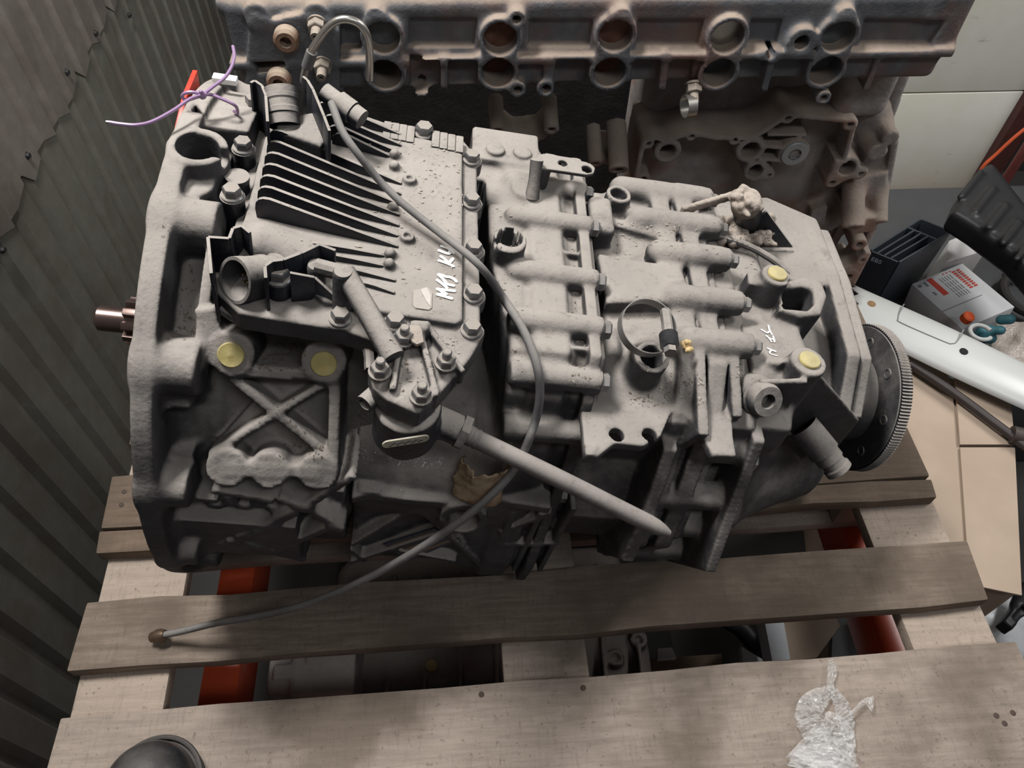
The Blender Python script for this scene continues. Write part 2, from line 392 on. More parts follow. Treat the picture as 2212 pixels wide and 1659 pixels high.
wl = Thing('wall_left', 'corrugated grey sheet metal wall with an overlapping upper sheet', 'wall', (WX, 1.5, -.8), kind='structure')
wl.part('corrugated_sheet', sheet(WX, -.6, 3.3, lambda y: -.8, lambda y: .10, PHY-.012), M_SHEET, smooth=.3)
jag = {}
def jz(y):
    k = int(y/.046); return .0+((k*37) % 11)/11*.035-.012
wl.part('corrugated_sheet', sheet(WX+.004, -.6, 3.3, jz, lambda y: 2.2, PHY-.012, depth=.013), M_SHEET2, smooth=.3)
scr = MB().lathe((0, 0, 0), EZ if 'EZ' in globals() else np.array([0, 0, 1.]), [(0, .008), (.002, .008), (.002, .006), (.007, .0055)], 6)
SCR = mkmesh('sheet_screw', scr.v, scr.f, plain('dark_screw', (.03, .03, .03), .6), .5)
for x, y in ((57, 336), (142, 156), (277, 33), (204, 72), (3, 540)):
    p = U(x, y, x=WX+.003); wl.put('sheet_screw', SCR, p, (1, 0, 0))
# white panel wall at the back right
M_PANEL = plain('grimy_cream_panel', (.62, .60, .50), .5, 0, .06, 6., .3)
m, nt, b = nmat('grimy_white_panel'); n1 = noise(nt, 3, 5, .6, coord(nt)); n2 = noise(nt, 14, 4, .6, coord(nt, (1, 1, 3))); n3 = noise(nt, 5, 5, .7, coord(nt, (3, 1, 1)))
c = mix(nt, mapr(nt, n1, .35, .7), (.80, .79, .72), (.72, .69, .58)); c = mix(nt, math_(nt, 'MULTIPLY', mapr(nt, n2, .62, .78), .5), c, (.2, .19, .15)); c = mix(nt, math_(nt, 'MULTIPLY', mapr(nt, n3, .66, .72), .4), c, (.12, .12, .08))
nt.links.new(c, b.inputs['Base Color']); b.inputs['Roughness'].default_value = .5; M_PANEL = m
WY = 2.08; XW0 = .35
wb = Thing('wall_back', 'cream sandwich panel wall with a horizontal seam and dark red sill', 'wall', (1.2, WY, -.8), kind='structure')
zs = U(2100, 199, y=WY)[2]; xe = U(2170, 268, y=WY)[0]
wb.part('panel', MB().box(((xe+XW0)/2, WY+.03, (-.74+zs-.003)/2), ((xe-XW0)/2, .03, (zs-.003+.74)/2)), M_PANEL, bevel=.002)
wb.part('panel', MB().box(((xe+XW0)/2, WY+.03, (zs+.003+1.6)/2), ((xe-XW0)/2, .03, (1.6-zs-.003)/2)), M_PANEL, bevel=.002)
M_RED = plain('dark_red_steel', (.085, .03, .025), .5, 0, .3, 30)
b = MB().box(((xe+XW0)/2, WY-.005, -.77), ((xe-XW0)/2, .035, .03)); single('trim_1', b, M_RED, 'dark red steel sill under the cream panel wall', 'trim', kind='structure', bevel=.003)
b = MB().box((xe+.035, WY+.01, .35), (.035, .04, 1.15)); single('trim_2', b, M_RED, 'dark red steel door post beside the cream panel wall', 'trim', kind='structure', bevel=.003)
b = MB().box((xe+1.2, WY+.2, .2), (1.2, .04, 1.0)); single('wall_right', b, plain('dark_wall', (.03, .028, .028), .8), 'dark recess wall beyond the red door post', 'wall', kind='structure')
b = sheet(-3.3, -.9, .45, lambda y: -.8, lambda y: 2.0, .0, depth=.016); b.tr(lambda V: np.stack([V[:, 1], -V[:, 0], V[:, 2]], 1)); single('wall_rear', b, M_SHEET, 'corrugated sheet wall far behind the engine', 'wall', kind='structure', smooth=.3)
# ================================================================= pallet
pth = math.radians(1.25); PO = np.array([-.511, .277, 0.0]); pux = np.array([math.cos(pth), math.sin(pth), 0]); puy = np.array([-math.sin(pth), math.cos(pth), 0])
PR = np.array([pux, puy, [0, 0, 1.]])
pal = Thing('pallet', 'worn wooden pallet with oil stains carrying the gearbox', 'pallet', [*(PO+pux*.6+puy*.26)[:2], -.144])
def board(name, u0, u1, v0, v1, z0, z1, mat, cut=(0, 0, 0, 0), bev=.003, wob=.0015):
    """a plank with slightly uneven long edges; cut shifts its four corners along u"""
    n = 14; V = []; F = []; us = np.linspace(0, 1, n)
    for i, t in enumerate(us):
        for j, v in enumerate((v0, v1)):
            ua = u0+cut[j]; ub = u1+cut[2+j]; uu = ua+(ub-ua)*t; vv = v+rng.normal(0, wob)
            for z in (z0, z1): V.append(PO+pux*uu+puy*vv+np.array([0, 0, z+rng.normal(0, wob*.35)]))
    for i in range(n-1):
        a = i*4; c = a+4; F += [(a, c, c+1, a+1), (a+2, a+3, c+3, c+2), (a+1, c+1, c+3, a+3), (a, a+2, c+2, c)]
    F += [(0, 1, 3, 2), (4*n-4, 4*n-2, 4*n-1, 4*n-3)]
    return pal.part(name, MB().add(V, F), mat, bevel=bev, smooth=.9)
board('deck_board', 0, 1.2, -.148, 0, -.022, 0, M_WOOD, (-.004, 0, .002, 0))
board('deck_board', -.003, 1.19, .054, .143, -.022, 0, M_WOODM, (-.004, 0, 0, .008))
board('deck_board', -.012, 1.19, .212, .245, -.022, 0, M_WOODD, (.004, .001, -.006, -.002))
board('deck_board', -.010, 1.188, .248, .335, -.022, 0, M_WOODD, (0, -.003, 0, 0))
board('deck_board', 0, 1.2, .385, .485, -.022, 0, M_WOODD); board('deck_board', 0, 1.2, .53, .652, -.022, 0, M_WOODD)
for u0, u1, mt in ((.0, .112, M_WOODL), (.535, .645, M_WOOD), (1.075, 1.19, M_WOODL)):
    board('cross_board', u0, u1, -.148, .652, -.045, -.0225, mt, wob=.0008)
    for v0 in (-.148, .24, .552): board('block', u0+.004, u1-.004, v0, v0+.1, -.122, -.0455, M_WOODL, wob=.0005)
for v0 in (-.148, .24, .552): board('base_board', 0, 1.19, v0, v0+.1, -.144, -.1225, M_WOOD)
nail = MB().lathe((0, 0, 0), np.array([0, 0, 1.]), [(0, .0035), (.0006, .0035), (.0009, .002)], 10); NAIL = mkmesh('nail', nail.v, nail.f, plain('rusty_nail', (.06, .04, .03), .7), .5)
for x, y in ((268, 1062), (262, 1090), (2152, 1546), (2188, 1540), (2170, 1563), (1040, 1500), (1260, 1486), (330, 1150)): pal.put('nail', NAIL, U(x, y, z=.0002), (0, 0, 1))
# ================================================================= orange rack
M_OR = plain('orange_rack_paint', (.52, .075, .028), .3, 0, .12, 12, .5)
rk = Thing('storage_rack', 'orange painted steel rack frame under the wooden pallet', 'rack', (.07, .55, -.8))
xl = U(482, 1470, z=-.16)[0]; xr = U(1925, 1370, z=-.16)[0]
for x in (xl, xr):
    rk.part('beam', MB().box((x, .36, -.19), (.027, .60, .045)), M_OR, bevel=.006)
    for y in (-.2, .9): rk.part('post', MB().box((x, y+.02, -.48), (.03, .03, .32)), M_OR, bevel=.004)
for y in (-.18, .88): rk.part('crossbar', MB().box(((xl+xr)/2, y, -.19), ((xr-xl)/2-.034, .025, .035)), M_OR, bevel=.004)
rk.part('beam_lip', MB().box((xr+.05, .36, -.165), (.012, .58, .02)), M_OR, bevel=.003)
# ================================================================= engine behind the gearbox
EX, EY, EZ = np.eye(3)
M_ENG = dusty('rusty_engine_iron', (.105, .11, .122), (.30, .24, .195), .25, .9, .7, patch=(.19, .105, .075), patchamt=.7, bstr=.4, base2=(.15, .152, .16), pscale=4.5)
M_ENGL = dusty('dusty_engine_block', (.25, .225, .215), (.30, .245, .205), -.2, .7, .8, patch=(.30, .17, .125), patchamt=.85, bstr=.4, base2=(.34, .31, .30), pscale=6.)
eng = Thing('engine', 'bare rusty six-cylinder engine standing behind the gearbox', 'engine', (.19, 1.15, -.78))
EYF = 1.0
def Ep(x, y, d=0.0): return U(x, y, y=EYF+d)
def exz(L, d=0.0): return [(p[0], p[2]) for p in (Ep(x, y, d) for x, y in L)]
NY = np.array([0, -1., 0])
def ef(f, px, d0, d1, k=.006, sub=False, rnd=.002, ref=0.0):
    """outline seen on the face plane, reaching from depth d0 (front) to d1"""
    f.prism(exz(px, ref), (0, EYF, 0), EX, EZ, EY, d0, d1, k, sub, rnd)
def ehole(f, x, y, r, d0, d1, k=.001, sub=True):
    p = Ep(x, y); f.cyl((p[0], EYF+d0, p[2]), (p[0], EYF+d1, p[2]), r, k=k, sub=sub)
f = Field((-.33, .965, .335), (.74, 1.16, .545), .0029)
f.box((.19, 1.127, .435), (.495, .125, .07), k=0, rnd=.012)                              # core
f.box((.19, 1.127, .50), (.49, .118, .022), k=.02, rnd=.02)                              # top roll
f.prism([(.95, .468), (1.055, .512), (1.055, .56), (.95, .56)], (0, 0, 0), EY, EZ, EX, -.4, .8, k=.012, sub=True)
f.box((.19, 1.005, .4125), (.50, .016, .006), k=.004, rnd=.002)                          # long rib
f.box((.665, 1.09, .455), (.03, .085, .05), k=.02, rnd=.01)
PORT = [((827, 73), (832, 153)), ((1080, 77), (1075, 149)), ((1328, 69), (1315, 148)), ((1569, 74), (1550, 150)), ((1807, 71), (1780, 145))]
for i, (a, c) in enumerate(PORT):
    for q in (a, c): ehole(f, *q, .0292, -.010, .06, k=.003, sub=False)
    pa, pc_ = Ep(*a), Ep(*c); f.wall([(pa[0], EYF-.012, pa[2]), (pc_[0], EYF-.012, pc_[2])], (0, .05, 0), .047, k=.003)
# lugs at the ports
for x, y, r in ((812, 30, .014), (1115, 33, .0125), (1117, 185, .012), (1178, 183, .013), (911, 183, .012), (1660, 108, .014), (1727, 83, .021), (1775, 203, .011), (1820, 28, .014), (1340, 28, .013)):
    ehole(f, x, y, r, -.012, .05, k=.008, sub=False)
ef(f, [(800, 20), (832, 20), (838, 50), (795, 50)], -.012, .04); ef(f, [(1318, 20), (1352, 20), (1360, 50), (1310, 50)], -.012, .04); ef(f, [(1805, 18), (1840, 18), (1845, 50), (1795, 55)], -.012, .04)
# vertical ribs
for a, c, w in (((960, 118), (960, 186), .011), ((1200, 118), (1186, 170), .011), ((1440, 72), (1428, 190), .011), ((1665, 118), (1648, 192), .010), ((1060, 120), (1030, 120), .01), ((1180, 118), (1180, 180), .010), ((1920, 75), (1900, 105), .008), ((1895, 120), (1868, 190), .008)):
    pa, pc_ = Ep(*a), Ep(*c); f.wall([(pa[0], EYF-.008, pa[2]), (pc_[0], EYF-.008, pc_[2])], (0, .04, 0), w, k=.006)
# plain plate at the left with its wavy top
ef(f, [(530, 190), (540, 45), (552, 25), (570, 32), (590, 38), (620, 28), (650, 24), (690, 32), (720, 40), (735, 60), (735, 190)], -.010, .06, k=.003)
ef(f, [(735, 50), (790, 60), (780, 112), (735, 112)], -.002, .02, k=.003, sub=True)
for a in ((556, 25), (685, 25)): p = Ep(*a); f.cyl((p[0], EYF-.01, p[2]), (p[0], EYF+.12, p[2]+.01), .016, k=.012)
ef(f, [(548, 128), (615, 124), (618, 136), (585, 148), (560, 150)], -.03, .03, k=.001, sub=True)
p = Ep(500, 22); f.cyl((p[0]-.02, 1.02, p[2]), (p[0]+.05, 1.02, p[2]), .013, k=.006)
# recessed fields between the ports
for px in ([(885, 42), (1030, 42), (1025, 104), (880, 104)], [(1145, 45), (1280, 45), (1275, 103), (1140, 103)], [(1380, 45), (1520, 45), (1510, 103), (1375, 103)], [(1625, 45), (1690, 45), (1680, 98), (1615, 98)], [(1870, 45), (2040, 45), (2010, 100), (1858, 100)]):
    ef(f, px, -.03, .012, k=.005, sub=True, rnd=.006)
for px in ([(885, 122), (950, 122), (950, 190), (885, 190)], [(968, 124), (1030, 124), (1030, 190), (968, 190)], [(1200, 122), (1270, 122), (1265, 190), (1195, 190)], [(1370, 122), (1425, 122), (1420, 190), (1362, 190)], [(1450, 122), (1500, 122), (1490, 195), (1442, 195)], [(1605, 122), (1655, 122), (1640, 195), (1595, 195)], [(1680, 122), (1740, 122), (1730, 195), (1665, 195)]):
    ef(f, px, -.03, .014, k=.004, sub=True, rnd=.006)
for i, (a, c) in enumerate(PORT):
    ehole(f, *a, .0225, -.05, .014); ehole(f, *c, .0225, -.05, .03 if i else .06)
for x, y, r in ((1115, 33, .0055), (1117, 185, .0055), (1178, 183, .0065), (911, 183, .0055), (1660, 108, .0065), (1727, 83, .010), (1775, 203, .0045)): ehole(f, x, y, r, -.05, .03)
head = eng.part('cylinder_head', f.mesh(), M_ENG)
# port linings (rust) sit deep in the ports
M_RUST = dusty('rust_lining', (.13, .06, .04), (.34, .27, .21), .3, .9, .85, bstr=.4, base2=(.20, .10, .07))
M_LIN = dusty('grey_lining', (.10, .105, .11), (.34, .27, .21), .3, .9, .7, bstr=.3)
for i, (a, c) in enumerate(PORT):
    p = Ep(*a); b = MB().lathe((p[0], EYF+.018, p[2]), NY, [(0, .023), (.006, .023), (.0065, .019)], 28); eng.part('port_seat', b, (M_LIN, M_RUST, M_RUST, M_STEEL, M_LIN)[i], head)
    if i:
        p = Ep(*c); b = MB().lathe((p[0], EYF+.034, p[2]), NY, [(0, .023), (.006, .023), (.0065, .019)], 28); eng.part('port_seat', b, (M_LIN, M_RUST, M_RUST, M_LIN, M_LIN)[i], head)
BUSH = MB().lathe((0, 0, 0), EZ, [(0, .0165), (.012, .0165), (.016, .013), (.016, .0075), (.002, .007), (.002, .0005)], 26, closed=False); BU = mkmesh('bushing', BUSH.v, BUSH.f, dusty('rusty_bushing', (.2, .12, .08), (.36, .29, .22), .1, .9, .7), .5)
for x, y in ((620, 78), (604, 168)): p = Ep(x, y, -.012); eng.put('bushing', BU, (p[0], EYF-.012, p[2]), NY, parent=head)
ST = MB(); ST.lathe((0, 0, 0), EZ, [(0, .013), (.003, .013)], 20); ST.lathe((0, 0, .003), EZ, [(0, .0115), (.010, .0115), (.011, .010)], 6); ST.lathe((0, 0, .013), EZ, [(0, .0065), (.016, .0065), (.016, .003), (.010, .003)], 14); STM = mkmesh('head_stud', ST.v, ST.f, dusty('dusty_stud', (.22, .2, .18), (.42, .36, .3), .0, .8, .5, metal=.4), .5)
for x, y in ((686, 42), (698, 130)): p = Ep(x, y); eng.put('head_stud', STM, (p[0], EYF-.010, p[2]), (0, -1, -.1), parent=head)
p = Ep(1497, 185); eng.put('head_stud', STM, (p[0], EYF+.0, p[2]+.004), (0, -.8, -.6), parent=head)
# pipe clip hanging from the right stud
c = Ep(1487, 230, -.02); b = MB().lathe((c[0]-.006, c[1], c[2]), (1, .2, 0), [(0, .0165), (.014, .0165), (.014, .0150), (0, .0150), (0, .0165)], 26, closed=False); eng.part('pipe_clip', b, M_STEEL, head)
# ---- engine block
f = Field((-.24, 1.03, -.42), (.77, 1.30, .385), .0046)
f.box((.20, 1.22, -.27), (.42, .07, .13), k=0, rnd=.02)
f.box((.50, 1.20, .06), (.20, .07, .25), k=.02, rnd=.02); f.box((.64, 1.17, .31), (.045, .10, .06), k=.03, rnd=.02); f.box((.675, 1.18, -.10), (.055, .06, .22), k=.02, rnd=.02)
f.wall([(.70, 1.10, .34), (.715, 1.10, .18), (.72, 1.10, .02), (.715, 1.11, -.12), (.68, 1.12, -.2)], (0, .1, 0), .02, k=.01)
blk = eng.part('engine_block', f.mesh(), M_ENGL)
eng.part('crankcase_wall', MB().box((.20, 1.335, .10), (.42, .012, .28)), dusty('shade_black_iron', (.018, .017, .017), (.07, .06, .05), .5, 1.0, .6), blk)  # shade of the deep recess put into this wall's near-black colour
BD = .055
def bp(x, y): return U(x, y, y=EYF+BD)
f = Field((.0, 1.005, -.22), (.77, 1.17, .335), .0029)
def bst(px, w, d=0.0, dep=.08, k=.003):
    f.wall([bp(x, y)+np.array([0, d, 0]) for x, y in px], (0, dep, 0), w, k)
def btube(x, y, r, L, k=.006, up=.5, hole=.45, fr=0.0):
    p = bp(x, y)+np.array([0, fr, 0]); f.cyl(p, p+np.array([0, L, L*up]), r, k=k); HOLES.append((p, r*hole, up))
HOLES = []
def bpoly(px, d0, d1, k=.004, sub=False, rnd=.003): f.prism([(p[0], p[2]) for p in (bp(x, y) for x, y in px)], (0, EYF+BD, 0), EX, EZ, EY, d0, d1, k, sub, rnd)
bpoly([(1375, 420), (1390, 305), (1500, 295), (1640, 295), (1703, 248), (1845, 262), (1880, 300), (1930, 300), (1925, 430), (1880, 520), (1760, 620), (1500, 520)], .055, .12, .01)            # rear skin
bst([(1371, 402), (1391, 308), (1412, 298), (1440, 306), (1492, 290), (1547, 300), (1584, 300), (1625, 300), (1650, 287), (1703, 250), (1840, 264), (1846, 272), (1825, 350), (1787, 392)], .0085, 0, .10)   # gallery rim
bst([(1660, 296), (1745, 296)], .006, .004, .05); bst([(1640, 318), (1700, 322)], .006, .0, .05); bst([(1640, 345), (1690, 350)], .006, .0, .05)
for x, y, r in ((1401, 312, .010), (1443, 329, .0225), (1494, 296, .009), (1588, 304, .010), (1622, 326, .0245), (1634, 371, .021), (1662, 378, .010), (1703, 256, .011), (1838, 270, .012), (1830, 364, .0225), (1858, 375, .014), (1798, 394, .013), (1391, 388, .011), (1896, 331, .017), (1716, 331, .026), (1857, 530, .015), (1833, 598, .018), (1863, 562, .010), (1925, 300, .014)):
    p = bp(x, y); f.cyl(p, p+np.array([0, .08, 0]), r, k=.003)
bpoly([(1616, 350), (1665, 362), (1672, 384), (1625, 392), (1608, 372)], .0, .06, .004); bpoly([(1805, 345), (1850, 352), (1872, 372), (1800, 405), (1785, 395)], .0, .06, .004)
btube(1331, 343, .0165, .07, up=.6, fr=-.03); btube(1283, 338, .012, .06, up=.5, hole=.35, fr=-.02); btube(1075, 292, .012, .06, up=.35, fr=.01); btube(1193, 290, .012, .06, up=.35, fr=.01)
btube(1831, 467, .0195, .09, up=.9, hole=.38, fr=-.03); btube(1890, 465, .015, .07, up=.9, hole=.42, fr=-.02)
bpoly([(1822, 452), (1895, 450), (1885, 480), (1830, 490)], -.024, .05, .006)
bst([(1075, 300), (1110, 330), (1170, 325), (1193, 300)], .014, .03, .06); bst([(1283, 345), (1331, 352)], .014, .0, .08)
bpoly([(1850, 400), (1925, 385), (1915, 455), (1850, 445)], .015, .08, .015); f.cap(bp(1560, 430)+np.array([0, .10, 0]), bp(1720, 455)+np.array([0, .09, 0]), .045, k=.02); f.cap(bp(1765, 285)+np.array([0, .09, 0]), bp(1748, 395)+np.array([0, .09, 0]), .038, k=.02); f.cap(bp(1900, 300)+np.array([0, .06, .02]), bp(1905, 390)+np.array([0, .06, 0]), .03, k=.02)
bpoly([(1800, 590), (1842, 572), (1870, 545), (1888, 548), (1850, 620), (1800, 622)], .0, .05, .004); f.cap(bp(1790, 520)+np.array([0, .05, 0]), bp(1830, 500)+np.array([0, .05, 0]), .022, k=.015); bst([(1945, 320), (1925, 425), (1900, 500), (1872, 560)], .012, .02, .06)
bpoly([(1765, 480), (1800, 470), (1790, 520), (1740, 545)], .03, .08, .01)
for x, y, r in ((1401, 312, .0045), (1443, 329, .0135), (1494, 296, .004), (1588, 304, .0045), (1622, 326, .0150), (1632, 370, .0125), (1662, 379, .0035), (1703, 256, .005), (1838, 270, .005), (1830, 364, .0140), (1860, 376, .0045), (1798, 395, .005), (1391, 388, .0045), (1857, 530, .006), (1833, 598, .007), (1863, 562, .004), (1515, 350, .008), (1500, 385, .005)):
    p = bp(x, y); f.cyl(p-np.array([0, .03, 0]), p+np.array([0, .035, 0]), r, k=.0, sub=True)
for p, r, up in HOLES: f.cyl(p-np.array([0, .02, .02*up]), p+np.array([0, .022, .022*up]), r, k=.0, sub=True)
hs_ = eng.part('gallery_housing', f.mesh(), M_ENGL, label='cast water gallery with open ports')
p = bp(1716, 331); b = MB().lathe(p+np.array([0, .02, 0]), NY, [(0, .0222), (.0225, .0222), (.024, .0210), (.024, .0105)], 36, closed=False); b.lathe(p+np.array([0, .02, 0]), NY, [(.024, .0105), (.016, .0095), (.016, .0005)], 6, closed=False)
eng.part('core_plug', b, plain('zinc_plug', (.36, .38, .39), .45, .3, .15, 40), hs_, label='pale zinc plug with a hexagon socket')
# ================================================================= gearbox
gb = Thing('gearbox', 'large dusty grey truck gearbox lying on the wooden pallet', 'gearbox', [*gw([.4, 0, 0])[:2], 0.0])
EX, EY, EZ = np.eye(3)
def ang(t, R, s): t = math.radians(t); return np.array([s, R*math.cos(t), R*math.sin(t)])
def wedge(f, t0, t1, r0, r1, s0, s1, k=.008, sub=False):
    ts = np.linspace(t0, t1, 7); P = [(r1*math.cos(math.radians(t)), r1*math.sin(math.radians(t))) for t in ts]+[(r0*math.cos(math.radians(t)), r0*math.sin(math.radians(t))) for t in ts[::-1]]
    f.prism(P, (0, 0, 0), EY, EZ, EX, s0, s1, k, sub)
# ---- bell housing
H_ = .0026
f = Field((-.012, -.31, -.30), (.262, .31, .325), H_)
f.cyl((0, 0, 0), (.02, 0, 0), .285, k=0, rnd=.003)
f.cyl((.0, 0, 0), (.06, 0, 0), .246, .215, k=.01)
f.cyl((.05, 0, 0), (.26, 0, 0), .217, .190, k=.012)
for t, L, r, R in ((108.5, .055, .022, .262), (137, .053, .025, .259), (163.5, .045, .022, .262), (190, .04, .02, .262), (215, .04, .02, .262), (245, .04, .02, .26), (275, .04, .02, .26), (305, .04, .02, .26), (335, .045, .02, .262), (0, .05, .022, .262), (28, .05, .022, .262), (52, .05, .022, .262)):
    f.cyl(ang(t, R, 0), ang(t, R, L), r, k=.012, rnd=.003)
    f.wall([ang(t, R-.012, .005), ang(t, R-.012, L-.004)], ang(t, -.05, 0), 2*r-.004, k=.01)
wedge(f, 109, 137, .19, .266, .046, .056, .004)                      # pocket rear rim
wedge(f, 108, 137, .19, .236, .015, .05, .004)
wedge(f, 84, 106, .19, .248, .01, .045, .006)                        # upper shelf
wedge(f, 62, 85, .19, .276, .0, .062, .005)                          # top block at the back
wedge(f, 137.5, 146, .19, .258, .015, .045, .01)
wedge(f, 168, 300, .17, .238, .0, .185, .02)
wedge(f, 176, 300, .17, .262, .0, .14, .015)
cb = T(426, 312, .285)                                               # open cup of the upper bolt
f.cyl((cb[0], cb[1], .2), (cb[0], cb[1], .284), .0265, k=.004)
f.cyl((cb[0], cb[1], .215), (cb[0], cb[1], .34), .0185, k=.001, sub=True)
f.box((cb[0]+.025, cb[1]-.004, .30), (.012, .007, .03), k=.001, sub=True)
tr = [T(p[0], p[1], .26) for p in ((428, 262), (447, 288), (420, 284))]
f.prism([(p[0], p[1]) for p in tr], (0, 0, 0), EX, EY, EZ, .2, .32, k=.001, sub=True, rnd=.001)
bd = T(410, 392, .262); f.cyl((bd[0], bd[1], .2), (bd[0], bd[1], .264), .0225, k=.004)
f.cyl((-.03, 0, 0), (.03, 0, 0), .222, .205, k=.002, sub=True)              # bell mouth
f.cyl((-.03, 0, 0), (.13, 0, 0), .15, k=.002, sub=True)
# tilted mount pad with crossed braces
po = np.array([.077, -.18, .19]); pn = np.array([0, -.81, .585]); pn /= np.linalg.norm(pn); pu = EX; pv = np.cross(pn, pu)
def pp(x, y, off=0.0):
    q = PL(x, y, po+pn*off, pn)-po; return (q @ pu, q @ pv)
def pbar(pts, w, d0, d1, k=.005):
    for a, b in zip(pts[:-1], pts[1:]):
        a = np.array(pp(*a)); b = np.array(pp(*b)); e = b-a; L = np.linalg.norm(e); e /= L; nn = np.array([-e[1], e[0]])*w/2
        f.prism([a-nn-e*w*.2, b-nn+e*w*.2, b+nn+e*w*.2, a+nn-e*w*.2], po, pu, pv, pn, d0, d1, k)
def pdisc(x, y, r, d0, d1, k=.004):
    a = pp(x, y); c = po+pu*a[0]+pv*a[1]; f.cyl(c+pn*d0, c+pn*d1, r, k=k, rnd=.001)
out = [(438, 665), (462, 745), (486, 800), (735, 818), (735, 1000), (690, 1058), (440, 1040), (455, 985), (520, 900), (480, 800)]
f.prism([pp(*p) for p in out[:5]+[(730, 1030), (450, 1030), (470, 960), (560, 860), (478, 815)]], po, pu, pv, pn, -.09, -.03, .003)
pbar([(443, 675), (470, 775)], .018, -.07, 0, .003); pbar([(490, 803), (725, 815)], .012, -.07, -.001, .003)
pbar([(724, 800), (719, 1015)], .011, -.08, 0, .003); pbar([(705, 830), (455, 985)], .008, -.07, -.002, .003); pbar([(500, 820), (705, 985)], .0095, -.07, -.002, .003)
for x, y in ((500, 765), (700, 782)): pdisc(x, y, .0205, -.075, .001)
for x, y, r in ((491, 1011, .0195), (583, 1016, .0185), (688, 1020, .019)): pdisc(x, y, r, -.06, .002)
pbar([(491, 1013), (688, 1020)], .013, -.05, .001)
# diamond ribs under the pad
def deck(f):
    """nothing reaches below the pallet deck"""
    X = f.ax[0][:, None, None]; Y = f.ax[1][None, :, None]; Z = f.ax[2][None, None, :]
    f.phi = np.maximum(f.phi, (.0012-(GF[2]+X*gx[2]+Y*gy[2]+Z*gz[2])).astype(np.float32)); return f.mesh()
def ribs(f, segs, R, Rin, th, k=.005):
    for pl in segs:
        P = [CY(x, y, R) for x, y in pl]
        for a, b in zip(P[:-1], P[1:]):
            mdir = -(a+b)/2*np.array([0, 1, 1]); mdir /= np.linalg.norm(mdir); f.wall([a, b], mdir*(R-Rin), th, k)
ribs(f, [[(350, 1072), (470, 1085)], [(455, 1062), (590, 1085)], [(515, 1165), (560, 1150), (655, 1095)], [(410, 1205), (500, 1172), (640, 1110)], [(600, 1080), (660, 1100), (740, 1150)],
         [(655, 1100), (765, 1030)], [(500, 1170), (590, 1195), (720, 1140)], [(590, 1195), (655, 1215)]], .262, .19, .009)
for x, y in ((465, 1078), (527, 1080), (587, 1083)):
    a = CY(x, y, .25); d_ = a*np.array([0, 1, 1]); d_ /= np.linalg.norm(d_); f.cyl(a-d_*.03, a+d_*.002, .014, k=.008); f.cyl(a-d_*.02, a+d_*.02, .006, k=.001, sub=True)
bell = gb.part('bell_housing', deck(f), M_CAST, frame=gw)
# ---- input shaft
b = MB(); b.lathe((-.128, 0, 0), EX, [(0, .012), (.003, .0155), (.034, .0155), (.036, .0205), (.11, .0205), (.112, .0165), (.20, .0165)], 24)
sh = gb.part('input_shaft', b, M_SHAFT, frame=gw)
tooth = MB().box((0, 0, .004), (.0045, .055, .0055))
for i in range(10):
    t = 2*math.pi*i/10; b = MB(); c = np.array([-.056, .0225*math.cos(t), .0225*math.sin(t)]); rd = np.array([0, math.cos(t), math.sin(t)])
    b.box(c, (.037, .0042, .0058), np.array([EX, np.cross(rd, EX), rd])); gb.part('spline_tooth', b, M_SHAFT, sh, frame=gw, bevel=.001)
# ---- main case
SA = [(-.145, .198), (.14, .198), (.182, .165), (.197, .1), (.197, -.13), (.14, -.195), (-.16, -.2), (-.205, -.17), (-.212, -.12), (-.2, -.01), (-.19, .09), (-.172, .16)]
def sc(P, k, dz=0): return [(a*k, b_*k+dz) for a, b_ in P]
f = Field((.19, -.29, -.225), (.435, .25, .262), H_)
f.prism(SA, (0, 0, 0), EY, EZ, EX, .325, .40, k=0, rnd=.012)
f.prism([(-.09, .15), (-.10, .198), (.14, .198), (.182, .165), (.197, .1), (.197, -.13), (.14, -.195), (-.16, -.2), (-.2, -.17), (-.204, -.12), (-.2, -.02), (-.17, .05), (-.13, .10)], (0, 0, 0), EY, EZ, EX, .19, .345, k=.02, rnd=.012)
f.prism(sc(SA, 1.045), (0, 0, 0), EY, EZ, EX, .352, .386, k=.014, rnd=.004)
f.prism(sc(SA, 1.06), (0, 0, 0), EY, EZ, EX, .405, .4165, k=.001, rnd=.0015)
f.prism(sc(SA, .985), (0, 0, 0), EY, EZ, EX, .38, .425, k=.0, rnd=.001)
TUB = []
for x, y, zz in ((1215, 475, .212), (1215, 590, .212), (1215, 693, .212), (1215, 808, .192), (1200, 400, .205)):
    p = T(x, y, zz); TUB.append((p[1], zz-.006))
for x, y in ((1190, 935), (1240, 1075)):
    p = G(x, y, y=-.196); TUB.append((-.193, p[2]))
for y_, z_ in TUB:
    f.cap((.336, y_, z_), (.38, y_, z_), .0135, .0125, k=.007); f.cyl((.34, y_, z_), (.419, y_, z_), .0125, k=.002)
for y_, z_ in ((-.1, -.19), (.1, -.19), (.19, -.05), (.19, .08)): f.cyl((.34, y_, z_), (.418, y_, z_), .018, k=.006)
for y0, y1 in ((1, 0), (3, 2)):                               # webs across the joint groove
    ym = (TUB[y0][0]+TUB[y1][0])/2; f.box((.396, ym, .19), (.011, .0025, .015), k=.001)
tp = T(1100, 522, .225); f.cyl((tp[0], tp[1], .18), (tp[0]-.001, tp[1]-.004, .232), .018, k=.006); f.cyl((tp[0], tp[1], .203), (tp[0], tp[1], .26), .0128, k=.001, sub=True)
f.box((tp[0]-.016, tp[1]-.007, .236), (.006, .003, .012), k=.001, sub=True)
